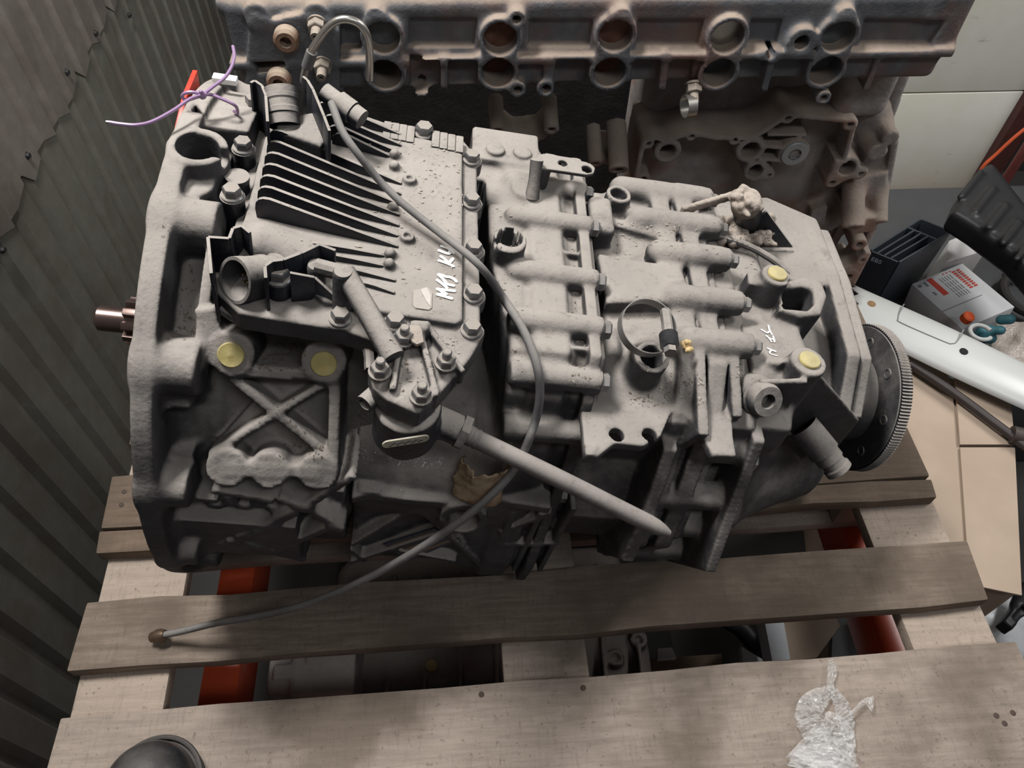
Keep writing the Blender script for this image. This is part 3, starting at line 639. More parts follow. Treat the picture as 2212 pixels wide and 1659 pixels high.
# shoulder block on the left of the case and the step facing the cover
f.box((.322, -.02, .18), (.019, .075, .024), k=.006, rnd=.004)
for x, y, zz in ((1135, 400, .2), (1115, 355, .19)):
    p = T(x, y, zz+.015); f.cyl((p[0], p[1], .15), (p[0], p[1], zz+.012), .014, k=.012)
p = T(1090, 330, .2); f.box((p[0], p[1], .185), (.04, .03, .025), k=.01)
for x, y, zz in ((1070, 325, .212), (1128, 332, .212)):
    q = T(x, y, zz); f.cyl((q[0], q[1], .2), (q[0], q[1], zz+.004), .011, k=.002)
f.prism([(.19, -.24), (.334, -.24), (.328, -.13), (.308, -.03), (.304, .10), (.19, .10)], (0, 0, 0), EX, EY, EZ, .10, .30, k=.003, sub=True, rnd=.001)
# front belly: rounded barrel and the flat ledge with the eye
f.cap((.20, -.14, .02), (.315, -.15, .02), .078, k=.03)
lz = .04
LE = [(757, 1015), (757, 1075), (800, 1068), (900, 1080), (965, 1085), (1000, 1062), (1040, 1066), (1060, 1078), (1192, 1098), (1190, 1060), (1100, 1000), (900, 990)]
lp = [T(x, y, lz) for x, y in LE]
f.prism([(p[0], p[1]) for p in lp], (0, 0, 0), EX, EY, EZ, lz-.014, lz, k=.006)
pe = T(1003, 1098, lz-.02); f.cyl((pe[0], pe[1]+.02, lz-.03), (pe[0], pe[1]-.012, lz-.024), .026, k=.006); f.cyl((pe[0], pe[1]+.02, lz-.03), (pe[0], pe[1]-.03, lz-.024), .017, k=.001, sub=True)
q = T(800, 1045, lz); f.box((q[0], q[1], lz-.002), (.012, .012, .006), k=.002, rnd=.003)
for pl in ([(760, 1180), (905, 1095)], [(735, 1225), (930, 1160), (1075, 1125)], [(905, 1100), (985, 1175), (1050, 1235)], [(1110, 1110), (1050, 1235)], [(1080, 1155), (1190, 1110)], [(1170, 1110), (1110, 1235)],
         [(1240, 1100), (1165, 1235)], [(1075, 1180), (1235, 1175)], [(850, 1190), (985, 1215)], [(700, 1150), (790, 1215)]):
    f.wall([G(x, y, y=-.218) for x, y in pl], (0, .05, 0), .007, k=.004)
main = gb.part('main_case', deck(f), M_CAST, frame=gw)
# ---- middle case between the two joints
SB = [(-.125, .182), (.13, .182), (.172, .15), (.187, .08), (.187, -.10), (.1, -.155), (-.11, -.155), (-.19, -.1), (-.222, -.02), (-.20, .06), (-.165, .15)]
SBC = [(-.09, .178), (.13, .178), (.17, .145), (.18, .08), (.18, -.1), (.1, -.15), (-.11, -.15), (-.185, -.1), (-.205, -.02), (-.17, .06), (-.182, .118), (-.18, .15), (-.13, .172)]
f = Field((.405, -.30, -.215), (.64, .24, .255), H_)
f.prism(SBC, (0, 0, 0), EY, EZ, EX, .43, .60, k=0, rnd=.012)
f.prism(sc(SB, .9), (0, 0, 0), EY, EZ, EX, .405, .43, k=.003, rnd=.004)
f.prism(sc(SB, 1.06), (0, 0, 0), EY, EZ, EX, .505, .528, k=.01, rnd=.004)
f.prism(sc(SB, 1.06), (0, 0, 0), EY, EZ, EX, .536, .556, k=.001, rnd=.002)
f.prism(sc(SB, 1.0), (0, 0, 0), EY, EZ, EX, .52, .57, k=.002, rnd=.002)
f.prism([(-.12, .14), (-.185, .13), (-.225, .05), (-.258, -.02), (-.2, -.13), (-.1, -.13)], (0, 0, 0), EY, EZ, EX, .596, .606, k=.003, rnd=.002)
pl = [T(x, y, .198) for x, y in ((1292, 545), (1470, 575), (1500, 650), (1312, 652))]; f.prism([(p[0], p[1]) for p in pl], (0, 0, 0), EX, EY, EZ, .14, .198, k=.006, rnd=.004)
pl = [T(x, y, .19) for x, y in ((1335, 700), (1500, 680), (1500, 745), (1350, 760))]; f.prism([(p[0], p[1]) for p in pl], (0, 0, 0), EX, EY, EZ, .14, .19, k=.012, rnd=.006)
TUB2 = []
for x, y, zz, s0 in ((1500, 415, .196, .46), (1500, 475, .20, .475), (1530, 545, .204, .49), (1560, 640, .206, .50), (1600, 735, .204, .505)):
    p = T(x, y, zz); TUB2.append((p[1], zz-.008, s0))
for y_, z_, s0 in TUB2:
    f.cap((s0+.012, y_, z_-.003), (.57, y_, z_), .0155, .0135, k=.011); f.cyl((.54, y_, z_), (.584, y_, z_), .0135, k=.004)
for x, y in ((1545, 1080), (1520, 1140), (1490, 1190)):
    p = G(x, y, y=-.205); f.cyl((.50, -.20, p[2]), (.604, -.20, p[2]), .017, k=.006)
f.cyl((.555, -.175, .11), (.60, -.175, .11), .02, k=.006)
# standing webs on the front of joint two
for xs in (((1512, 725), (1522, 940)), ((1585, 730), (1596, 900))):
    a = T(*xs[0], .205); c = T(*xs[1], .168); f.wall([a, c], (0, .02, -.06), .011, k=.003)
f.wall([(.508, -.2, .13), (.506, -.235, .05), (.506, -.25, -.03), (.506, -.20, -.12)], (0, .06, .0), .015, k=.004)
f.wall([(.60, -.19, .145), (.60, -.225, .06), (.60, -.262, -.02), (.60, -.20, -.13)], (0, .07, .0), .013, k=.002)
# side wing plates
wz = .16
WP = [(1216, 893), (1223, 975), (1242, 986), (1291, 987), (1329, 957), (1391, 964), (1429, 941), (1448, 895), (1457, 884), (1475, 887), (1511, 928), (1540, 983), (1592, 986), (1584, 930), (1580, 850), (1480, 850), (1300, 825), (1230, 850)]
f.prism([tuple(T(x, y, wz)[:2]) for x, y in WP], (0, 0, 0), EX, EY, EZ, wz-.012, wz, k=.003, rnd=.002)
for x, y in ((1333, 938), (1404, 938)):
    p = T(x, y, wz); f.cyl((p[0], p[1], wz-.04), (p[0], p[1], wz+.02), .0075, k=.001, sub=True)
f.prism([tuple(T(x, y, wz+.004)[:2]) for x, y in ((1243, 956), (1293, 958), (1288, 980), (1245, 980))], (0, 0, 0), EX, EY, EZ, wz-.01, wz+.003, k=.002)
# bored clamp boss and the small posts
p = T(1408, 765, .205); f.cyl((p[0], p[1]+.01, .14), (p[0], p[1]-.004, .206), .021, .0175, k=.014); f.cyl((p[0], p[1], .17), (p[0], p[1]-.006, .24), .0118, k=.001, sub=True)
p = T(1335, 425, .2); f.cyl((p[0], p[1], .14), (p[0], p[1], .206), .017, .0148, k=.012); f.cyl((p[0], p[1], .19), (p[0], p[1], .23), .0102, k=.001, sub=True)
p = T(1290, 470, .2); f.box((p[0]+.004, p[1], .175), (.014, .03, .034), k=.008, rnd=.008)
a = T(1320, 475, .19); c = T(1440, 510, .188); f.wall([a, c], (0, 0, -.03), .012, k=.01)
mid = gb.part('gear_case', deck(f), M_CAST, frame=gw)
# ---- rear case
f = Field((.588, -.27, -.18), (.80, .26, .235), H_)
f.cyl((.60, 0, -.01), (.765, 0, 0), .168, .118, k=0)
f.prism(sc(SBC, .96), (0, 0, 0), EY, EZ, EX, .59, .645, k=.03, rnd=.012)
# sloping back shoulder plate
bp = [(.62, .03, .185), (.735, .03, .175), (.752, .17, .155), (.70, .20, .12), (.62, .18, .11)]
f.prism([(.605, .0), (.70, .02), (.755, .06), (.752, .17), (.69, .2), (.61, .18)], (0, 0, 0), EX, EY, EZ, .03, .158, k=.01, rnd=.006)
RP = [(-.112, .098), (-.06, .15), (.06, .162), (.165, .158), (.18, .1), (.15, -.08), (.06, -.13), (-.06, -.13), (-.125, -.06)]
f.prism(RP, (0, 0, 0), EY, EZ, EX, .735, .752, k=.004, rnd=.002)
f.prism(sc(RP, .95), (0, 0, 0), EY, EZ, EX, .756, .772, k=.002, rnd=.003)
f.cyl((.74, 0, 0), (.80, 0, 0), .09, .075, k=.004)
# hump on top with the second white mark, gusseted mount bosses
pl = [T(x, y, .188) for x, y in ((1600, 690), (1740, 690), (1790, 800), (1700, 830), (1610, 790))]; f.prism([(p[0], p[1]) for p in pl], (0, 0, 0), EX, EY, EZ, .08, .182, k=.03, rnd=.02)
y1 = T(1680, 590, .215); f.cyl((y1[0], y1[1], .12), (y1[0], y1[1], .213), .0165, k=.006, rnd=.002); f.wall([(.60, y1[1]+.004, .2), (y1[0], y1[1], .205)], (0, 0, -.07), .02, k=.008)
y2 = T(1750, 777, .21); f.cyl((y2[0], y2[1], .06), (y2[0], y2[1], .208), .0195, .019, k=.004, rnd=.002)
a = T(1586, 822, .18); f.wall([a, (y2[0]-.005, y2[1]-.022, .205)], (0, 0, -.09), .006, k=.003); f.wall([(y2[0]+.005, y2[1]-.005, .205), T(1855, 905, .10)], (0, .0, -.10), .006, k=.003)
f.wall([(y2[0]-.02, y2[1]+.005, .20), (y2[0]-.045, y2[1]+.03, .17)], (0, 0, -.06), .014, k=.006)
# lifting eye loop
e1 = T(1700, 655, .185); e2 = T(1765, 640, .2)
LP = [T(x, y, .195) for x, y in ((1690, 610), (1740, 595), (1775, 605), (1788, 640), (1775, 680), (1730, 685), (1685, 668))]
f.prism([(p[0], p[1]) for p in LP], (0, 0, 0), EX, EY, EZ, .12, .197, k=.008, rnd=.006)
LH = [T(x, y, .197) for x, y in ((1690, 625), (1735, 618), (1757, 625), (1760, 655), (1745, 670), (1695, 665))]
f.prism([(p[0], p[1]) for p in LH], (0, 0, 0), EX, EY, EZ, .15, .23, k=.002, sub=True, rnd=.006)
# sensor boss, plug boss
p = G(1750, 960, y=-.14); f.cyl((p[0]-.03, -.10, p[2]), (p[0]+.01, -.14, p[2]-.01), .018, k=.01)
f.cap((.62, -.15, -.04), (.74, -.09, -.04), .045, k=.03)
rear = gb.part('output_case', deck(f), M_CAST, frame=gw)
# ---- output flange with toothed ring
b = MB(); b.lathe((.78, 0, 0), EX, [(0, .07), (.03, .068), (.045, .06), (.062, .06), (.066, .097), (.080, .1), (.082, .098), (.082, .03), (.07, .028)], 64)
fl = gb.part('output_flange', b, M_CAST, frame=gw, label='round output flange with a toothed rim')
b = MB(); NT = 150; V = []; F = []
for i in range(NT*2):
    t = 2*math.pi*i/(NT*2); r = .1012 if (i % 2) else .0992
    for s_, rr in ((.8475, r), (.8615, r), (.8615, .09), (.8475, .09)): V.append((s_, rr*math.cos(t), rr*math.sin(t)))
for i in range(NT*2):
    j = (i+1) % (NT*2)
    for k in range(4): q = (k+1) % 4; F.append((i*4+k, i*4+q, j*4+q, j*4+k))
b.add(V, F); gb.part('toothed_ring', b, M_BLACK, fl, frame=gw, smooth=.2)
for i in range(8):
    t = 2*math.pi*(i+.3)/8; p = np.array([.845, .078*math.cos(t), .078*math.sin(t)]); b = MB().lathe(p, -EX, [(0, .007), (.0025, .007), (.0025, .005), (-.004, .005)], 16); gb.part('flange_bolt_eye', b, M_BOLT, fl, frame=gw)
# ---- bolts
def boltmesh(name, r, hgt, wr, wh, mat):
    b = MB(); b.lathe((0, 0, 0), EZ, [(0, wr), (wh*.7, wr), (wh, wr*.9)], 20); b.lathe((0, 0, wh), EZ, [(0, r), (hgt*.8, r), (hgt, r*.88)], 6)
    return mkmesh(name, b.v, b.f, mat, .5)
BM = boltmesh('hex_bolt', .0094, .0085, .0115, .0034, M_BOLT); BS = boltmesh('small_hex_bolt', .0085, .008, .0105, .003, M_BOLT)
gv = lambda v: np.array(v) @ GB
for y_, z_ in TUB: gb.put('case_bolt', BM, gw((.417, y_, z_)), gv(EX))
for y_, z_, s0 in TUB2: gb.put('case_bolt', BM, gw((.583, y_, z_)), gv(EX), scale=.92)
gb.put('case_bolt', BM, gw((.605, -.185, .10)), gv(EX))
# ---- yellow transport caps
def capmesh(r): b = MB(); b.lathe((0, 0, 0), EZ, [(0, r), (.0022, r), (.003, r*.93), (.0026, r*.45), (.0036, r*.2)], 28); return mkmesh('mount_cap', b.v, b.f, M_YEL, .5)
CM = capmesh(.0116)
for x, y in ((500, 765), (700, 784)): a = pp(x, y); gb.put('mount_cap', CM, gw(po+pu*a[0]+pv*a[1]+pn*.001), gv(pn))
gb.put('mount_cap', CM, gw((y1[0], y1[1], .2135)), gv(EZ), scale=.93); gb.put('mount_cap', CM, gw((y2[0], y2[1], .2085)), gv(EZ), scale=.95)
from mathutils.bvhtree import BVHTree
def bvh_all(th):
    vs = []; ps = []; todo = list(th.root.children); lm = {}
    for o in todo:
        M_ = (lm.get(o.parent.name) if o.parent and o.parent.name in lm else Matrix()) @ o.matrix_local; lm[o.name] = M_; todo += list(o.children)
        if o.type != 'MESH': continue
        b0 = len(vs); vs += [tuple(np.array(M_ @ v.co)+th.base) for v in o.data.vertices]; ps += [tuple(i+b0 for i in p.vertices) for p in o.data.polygons]
    return BVHTree.FromPolygons(vs, ps)
def push(P, tree, r, up=(0, -.35, .94), it=6):
    P = np.array(P, float); up = np.array(up)
    for k in range(it):
        for i in range(len(P)):
            l, n, j, d = tree.find_nearest(Vector(P[i]), .04)
            if l is None: continue
            e = P[i]-np.array(l)
            inside = (e @ np.array(n)) < 0 and d < .012
            if inside: P[i] = P[i]+up*(d+r)
            elif d < r: P[i] = P[i]+up*(r-d)
    return P
def bvh_of(obs):
    vs = []; ps = []
    for o in obs:
        b0 = len(vs); n = len(o.data.vertices); co = np.empty(n*3, np.float32); o.data.vertices.foreach_get('co', co); vs += [tuple(q) for q in (co.reshape(-1, 3)+gb.base)]
        lp = np.empty(len(o.data.loops), np.int32); o.data.loops.foreach_get('vertex_index', lp); ps += [tuple(q) for q in (lp.reshape(-1, 4)+b0).tolist()]
    return BVHTree.FromPolygons(vs, ps)
# type plate low on the front of the case
q = [G(x, y, y=-.2145) for x, y in ((828, 1176), (938, 1142), (992, 1166), (882, 1212))]; tpl = gb.part('type_plate', MB().plate(q, (0, -1, 0), .002), plain('blue_grey_plate', (.045, .05, .065), .5, 0, .2, 30), main, frame=gw)
for i in range(5):
    t0, t1 = .1+.17*i, .1+.17*i+.09; e0, e1 = (q[3]-q[0]), (q[2]-q[1]); a0 = q[0]+e0*t0; a1 = q[1]+e1*t0; c1 = q[1]+e1*t1; c0 = q[0]+e0*t1
    P = [a0+(a1-a0)*.08, a0+(a1-a0)*(.9-.15*(i % 2)), c0+(c1-c0)*(.9-.15*(i % 2)), c0+(c1-c0)*.08]; gb.part('plate_row', MB().plate(np.array(P)+np.array([0, -.0006, 0]), (0, -1, 0), .0006), plain('brown_plate_row', (.16, .115, .08), .6), tpl, frame=gw)
# ================================================================= shift actuator on top of the gearbox
f = Field((.02, -.30, .195), (.33, .21, .305), .0024)
cz = .245
def pz(px, z): return [tuple(T(x, y, z)[:2]) for x, y in px]
OUT = [(556, 270), (690, 245), (760, 238), (830, 262), (1000, 300), (1030, 335), (1040, 735), (1015, 775), (940, 862), (905, 892), (838, 862), (805, 835), (800, 795), (828, 742), (745, 712), (600, 690), (515, 675), (468, 630), (455, 590), (470, 545), (500, 505), (520, 440)]
f.prism(pz(OUT, cz), (0, 0, 0), EX, EY, EZ, .222, cz, k=0, rnd=.002)
DK = [(572, 292), (740, 262), (985, 312), (1000, 330), (1001, 690), (985, 698), (820, 672), (700, 650), (640, 600), (600, 530), (522, 490)]
f.prism(pz(DK, .254), (0, 0, 0), EX, EY, EZ, .23, .254, k=.004, rnd=.003)
f.prism(pz([(592, 242), (682, 228), (708, 286), (692, 302), (600, 270)], .285), (0, 0, 0), EX, EY, EZ, .23, .279, k=.01, rnd=.003)     # plinth of the rear plug
f.cap(T(565, 535, .250), T(650, 552, .248), .021, .012, k=.02)
# raised pads and radial webs of the cylinder mount
for a, c in (((872, 700), (848, 838)), ((905, 700), (945, 852)), ((925, 700), (1002, 800))):
    f.wall([T(*a, .258), T(*c, .254)], (0, 0, -.02), .0055, k=.003)
f.prism(pz([(888, 688), (930, 690), (925, 712), (885, 708)], .262), (0, 0, 0), EX, EY, EZ, .235, .262, k=.003)
for x, y in ((1018, 347), (1018, 440), (1022, 543), (1022, 640), (1018, 716), (853, 700), (735, 690)):
    p = T(x, y, cz); f.cyl((p[0], p[1], .23), (p[0], p[1], cz+.002), .012, k=.002)
for x, y in ((820, 808), (909, 862), (962, 790), (872, 738)):
    p = T(x, y, cz); f.cyl((p[0], p[1], .23), (p[0], p[1], cz+.007), .009, k=.003)
for x, y in ((852, 333), (852, 358), (848, 448), (843, 547), (841, 570)): f.cap(T(x, y, .258), T(x+12, y+8, .254), .0055, .003, k=.004)
for x, y in ((885, 383), (880, 508)): p = T(x, y, .26); f.cyl((p[0], p[1], .25), (p[0], p[1], .261), .008, .0065, k=.003); f.cyl((p[0], p[1], .256), (p[0], p[1], .28), .0035, k=.0, sub=True)
act = gb.part('actuator_cover', f.mesh(), M_CAST, frame=gw)
# cooling fins
def fin(p0, p1, h0, h1, zb=.244, th=.0036, name='cooling_fin'):
    a = T(*p0, zb+h0); c = T(*p1, zb+h1); d = c-a; n = np.cross(d*np.array([1, 1, 0]), EZ); n /= np.linalg.norm(n); e = d*np.array([1, 1, 0])/np.linalg.norm(d[:2])
    P = [np.array([a[0], a[1], zb-.004]), a-EZ*.014-e*.002, a-EZ*.007-e*.001, a-EZ*.0025+e*.002, a-EZ*.0005+e*.006, a+e*.012, a+(d)*.5+EZ*.001, c, np.array([c[0], c[1], zb-.004])]
    gb.part(name, MB().plate(np.array(P)+n*th/2, n, th), M_BLACK, act, frame=gw, bevel=.001)
for k in range(7):
    fin((584-5*k, 275+24.6*k), (868-1.3*k, 394+22.6*k), .035, .0125)
for p0, p1, h0 in (((689, 215), (868, 289), .036), ((702, 243), (867, 311), .034), ((711, 266), (867, 329), .032), ((722, 282), (850, 338), .03), ((660, 520), (845, 552), .02), ((680, 542), (845, 575), .02), ((700, 566), (855, 603), .018), ((770, 603), (853, 630), .017)):
    fin(p0, p1, h0*.85, .0125)
# ribbed blocks at the back edge
for (xa, ya), (xb, yb), n in (((830, 262), (897, 275), 4), ((934, 282), (1002, 297), 4)):
    for i in range(n):
        t = (i+.5)/n; p = T(xa+(xb-xa)*t, ya+(yb-ya)*t, .256); b = MB().box((p[0], p[1]-.012, .242), (.0042, .014, .014)); gb.part('rib_block', b, M_CAST, act, frame=gw, bevel=.0015)
# bolts of the cover
for x, y in ((1018, 347), (1018, 440), (1022, 543), (1022, 640), (1018, 716), (853, 700), (735, 690)):
    gb.put('cover_bolt', BM, gw(T(x, y, cz+.002)), gv(EZ), parent=act, scale=.86)
p = T(915, 290, .25); gb.put('cover_bolt', BM, gw(p), gv(EZ), parent=act)
STUD = MB(); STUD.lathe((0, 0, 0), EZ, [(0, .0095), (.002, .0095)], 18); STUD.lathe((0, 0, .002), EZ, [(0, .008), (.006, .008), (.007, .0072)], 6); STUD.lathe((0, 0, .008), EZ, [(0, .004), (.008, .004), (.009, .003)], 12)
NUT = mkmesh('stud_nut', STUD.v, STUD.f, M_BOLT, .5)
for x, y in ((820, 805), (909, 858), (962, 786), (872, 734)): gb.put('stud_nut', NUT, gw(T(x, y, cz+.009)), gv(EZ), parent=act)
# standing bolt towers along the bell side
for i, (x, y, hb) in enumerate(((549, 228, 1), (526, 322, 1), (512, 380, 0), (502, 424, 1))):
    p = T(x, y, .262); b = MB().lathe((p[0], p[1], .19), EZ, [(0, .0105), (.064, .0105), (.068, .0112), (.072, .0112)], 20); gb.part('bolt_tower', b, M_BLACK, act, frame=gw)
    if hb: gb.put('cover_bolt', BM, gw((p[0], p[1], .262)), gv(EZ), parent=act, scale=.9)
# round plug sockets
def socket(mouth, d, R, L, name):
    d = np.array(d, float); d /= np.linalg.norm(d); m = np.array(mouth)
    b = MB(); b.lathe(m-d*L, d, [(0, R*.97), (.01, R*.97), (.011, R*1.06), (.016, R*1.06), (.017, R*.97), (.024, R*.97), (.025, R*1.04), (.029, R*1.04), (.030, R), (L-.012, R), (L-.008, R*1.03), (L, R*1.03), (L, R*.88), (L-.026, R*.86), (L-.026, .001)], 36, closed=False)
    o = gb.part(name, b, M_CAST, act, frame=gw, smooth=.5)
    a, u, w = perp(d); pm = plain('brass_pin', (.5, .4, .22), .35, .9)
    for rr, nn in ((.0, 1), (.0065, 6), (.0115, 11)):
        for i in range(nn):
            t = 2*math.pi*i/nn; c = m-d*.026+(u*math.cos(t)+w*math.sin(t))*rr; PINS.lathe(c, d, [(0, .0012), (.009, .0012), (.0095, .0006)], 6)
    return o
PINS = MB(); SM = T(507, 606, .262); so = socket(SM, (-.62, -.62, .42), .0195, .055, 'plug_socket'); gb.part('contact_pins', PINS, plain('brass_pin', (.5, .4, .22), .35, .9), so, frame=gw)
PINS = MB(); SM2 = T(606, 192, .298); so2 = socket(SM2, (-.2, .75, .6), .0155, .036, 'plug_socket')
# shields round the sockets
def shield(px, z, dn, th=.003, mat=M_BLACK, name='shield_plate', zs=None):
    P = [T(x, y, (zs[i] if zs else z)) for i, (x, y) in enumerate(px)]
    for a, c in zip(P[:-1], P[1:]):
        e = c-a; n = np.cross(e*np.array([1, 1, 0]), EZ); n /= np.linalg.norm(n)
        gb.part(name, MB().plate(np.array([a, c, np.array([c[0], c[1], c[2]-dn]), np.array([a[0], a[1], a[2]-dn])])+n*th/2, n, th), mat, act, frame=gw, bevel=.0008)
shield([(449, 511), (495, 514), (503, 492), (522, 487), (540, 502)], .285, .075)
shield([(449, 511), (456, 590)], .285, .06)
shield([(572, 574), (588, 563), (612, 560), (652, 545), (690, 527), (725, 540)], .285, .06)
shield([(572, 574), (574, 600)], .285, .062); shield([(626, 588), (680, 598), (742, 655)], 0, .045, zs=[.28, .272, .255])
shield([(541, 178), (550, 173), (566, 184), (574, 205), (578, 262)], .30, .06)
shield([(654, 164), (664, 172), (676, 192), (700, 250), (712, 282)], .305, .055)
p = T(603, 622, .25); b = MB().lathe((p[0], p[1], .21), EZ, [(0, .0115), (.052, .0115), (.055, .01)], 20); gb.part('bolt_tower', b, M_BLACK, act, frame=gw)
gb.put('cover_bolt', BM, gw((p[0], p[1], .262)), gv(EZ), parent=act)
# support rail below the front edge (dark skirt of the cover)
P = [T(x, y, .226) for x, y in ((480, 668), (520, 690), (600, 708), (700, 722), (770, 732), (795, 755), (800, 800))]
b = MB().tube(spline(P, 6), .005, 8); gb.part('gasket_bead', b, M_BLACK, act, frame=gw)
P = [T(x, y, .215) for x, y in ((478, 680), (560, 700), (640, 770), (700, 735), (780, 745))]
# oblique link tube with two round heads
b = MB(); A = T(745, 588, .285); B_ = T(850, 772, .262); b.tube([A+(B_-A)*t for t in np.linspace(0, 1, 9)], np.linspace(.0088, .0098, 9), 18)
lk = gb.part('link_tube', b, M_CAST, act, frame=gw)
for x, y, r in ((741, 585, .0086), (683, 571, .0080)):
    hh = .292 if x > 700 else .276; p = T(x, y, hh); b = MB().lathe((p[0], p[1], .24), EZ, [(0, r), (hh-.243, r), (hh-.24, r*.85)], 20); gb.part('link_head', b, M_CAST, act, frame=gw)
b = MB(); b.tube([T(683, 575, .275), T(741, 590, .275)], .007, 10); gb.part('link_bar', b, M_CAST, act, frame=gw)
# ---- clutch cylinder under the mount
cc = T(884, 862, .222); f = Field((cc[0]-.06, cc[1]-.07, .09), (cc[0]+.11, cc[1]+.06, .232), .0024)
f.cyl((cc[0], cc[1], .168), (cc[0], cc[1], .215), .029, k=0, rnd=.004); f.cap((cc[0], cc[1], .168), (cc[0], cc[1], .17), .024, k=.006)
Q = pz([(808, 838), (905, 893), (945, 860), (850, 805)], .235); f.prism(Q, (0, 0, 0), EX, EY, EZ, .208, .2215, k=.003)
hA = T(935, 905, .178); hB = T(1000, 934, .172); f.cyl(hA-(hB-hA)*.6, hB, .0145, k=.006); hd = (hB-hA)/np.linalg.norm(hB-hA)
cyl_ = gb.part('clutch_cylinder', f.mesh(), M_BLACK, frame=gw, label='black pneumatic clutch cylinder')
b = MB().lathe(hB-hd*.004, hd, [(0, .0175), (.008, .0175)], 6); gb.part('hose_collar', b, M_CAST, cyl_, frame=gw, bevel=.001)
hz = [T(x, y, z) for x, y, z in ((1008, 938, .171), (1030, 949, .169), (1120, 992, .158), (1230, 1045, .14), (1340, 1100, .118), (1445, 1152, .095))]
hp = spline(hz, 8); n = len(hp); b = MB().tube(hp, np.concatenate([np.full(n-4, .0088), [.0086, .0079, .0063, .0035]]), 20)
for i in range(4): pass
hose = gb.part('vent_hose', b, M_HOSE, cyl_, frame=gw, label='thick grey rubber hose pointing down to the right')
for i, t in enumerate((2, 4, 6, 8)):
    b = MB().lathe(hp[t], hp[t+1]-hp[t], [(-.002, .0089), (0, .0098), (.002, .0089)], 20, closed=False); gb.part('hose_ridge', b, M_HOSE, hose, frame=gw)
a = T(828, 838, .222); c = T(789, 872, .222); d_ = (c-a)/np.linalg.norm(c-a); b = MB().lathe(a-d_*.01, d_, [(0, .0085), (.034, .0085), (.034, .0056), (.016, .005), (.016, .001)], 22, closed=False); gb.part('pipe_stub', b, M_CAST, cyl_, frame=gw)
pA = T(845, 868, .212)+np.array([0, -.0, -.002]); 
n_ = np.array([.28, -.96, 0.0]); n_ /= np.linalg.norm(n_); u_ = np.cross(EZ, n_); c0 = np.array([cc[0], cc[1], .213])+n_*.036+u_*-.010
b = MB(); pts = []
for t in np.linspace(-math.pi/2, math.pi/2, 8): pts.append(c0+u_*(.015+.0048*math.cos(t))+EZ*.0048*math.sin(t))
for t in np.linspace(math.pi/2, 3*math.pi/2, 8): pts.append(c0+u_*(-.015+.0048*math.cos(t))+EZ*.0048*math.sin(t))
npl = gb.part('name_plate', MB().plate(pts, n_, .0015), dusty('name_plate_metal', (.30, .29, .22), (.36, .33, .27), .4, .9, .5), cyl_, frame=gw)
for i in range(14):
    b = MB().box(c0+u_*(-.013+.002*i)+EZ*((i % 3)-1)*.0016+n_*.0004, (.0011, .0003, .0007), np.array([u_, n_, EZ])); gb.part('plate_mark', b, M_BLACK, npl, frame=gw)
# ---- plug ring, speed sensor
pc = np.array([.634, -.16, .128]); pc = G(1660, 868, y=-.165); d_ = np.array([.12, -.78, .58]); d_ /= np.linalg.norm(d_)
b = MB().lathe(pc-d_*.05, d_, [(0, .0205), (.035, .0205), (.036, .018), (.045, .018), (.049, .0165), (.05, .016), (.05, .008), (.036, .0076), (.036, .001)], 32, closed=False); gb.part('filler_plug', b, M_CAST, frame=gw)
sa = G(1768, 962, y=-.15); d_ = np.array([.72, -.58, -.38]); d_ /= np.linalg.norm(d_)
b = MB().lathe(sa-d_*.03, d_, [(0, .0178), (.040, .0178), (.041, .0155), (.052, .0155), (.053, .0135), (.060, .0135), (.062, .0155), (.068, .0155), (.068, .0112), (.054, .011), (.054, .001)], 28, closed=False)
sens = gb.part('speed_sensor', b, M_CAST, frame=gw)
for i in range(4):
    a_, u, w = perp(d_); t = i*math.pi/2; c = sa+d_*.024+(u*math.cos(t)+w*math.sin(t))*.005; gb.part('sensor_pin', MB().lathe(c, d_, [(0, .0014), (.012, .0014)], 6), M_STEEL, sens, frame=gw)
# ---- flat bracket with two eyes, lever, breather with mud
def holed_plate(pts, holes, n, th, name, mat, parent=None):
    f_ = pts
    V = np.array(pts); bmn = bmesh.new()
    return gb.part(name, MB().plate(V, n, th), mat, parent, frame=gw, bevel=.0012)
bz = .238; f = Field((.33, .02, .20), (.52, .20, .26), .0018)
BP = [(1152, 350), (1163, 333), (1180, 330), (1235, 340), (1275, 352), (1287, 362), (1283, 374), (1268, 377), (1165, 362), (1158, 372)]
f.prism(pz(BP, bz), (0, 0, 0), EX, EY, EZ, bz-.005, bz, k=0, rnd=.001)
for x, y, r in ((1268, 365, .0062), (1216, 352, .0052)): p = T(x, y, bz); f.cyl((p[0], p[1], bz-.03), (p[0], p[1], bz+.01), r, k=0, sub=True)
p = T(1175, 352, bz); f.cyl((p[0], p[1], .2), (p[0], p[1], bz-.003), .01, k=.003)
gb.part('eye_bracket', f.mesh(), M_CAST, frame=gw)
a = T(1160, 345, .246); c = T(1149, 428, .208); b = MB().tube([a, a+(c-a)*.5, c], [.0075, .0065, .0085], 12); gb.part('shift_lever', b, M_CAST, frame=gw)
m0 = T(1612, 438, .222); m1 = T(1620, 505, .16)
brt = gb.part('breather', MB().tube([m1, m1+(m0-m1)*.5, m0], [.015, .0165, .0175], 22), M_BLACK, frame=gw)
f = Field((.50, .0, .13), (.70, .17, .275), .0022)
f.cyl(m0+(m0-m1)*-.12, m0+(m0-m1)*.10, .0185, .017, k=0, rnd=.003); f.wall([T(1475, 447, .208), T(1600, 410, .224)], (0, 0, -.012), .006, k=.003)
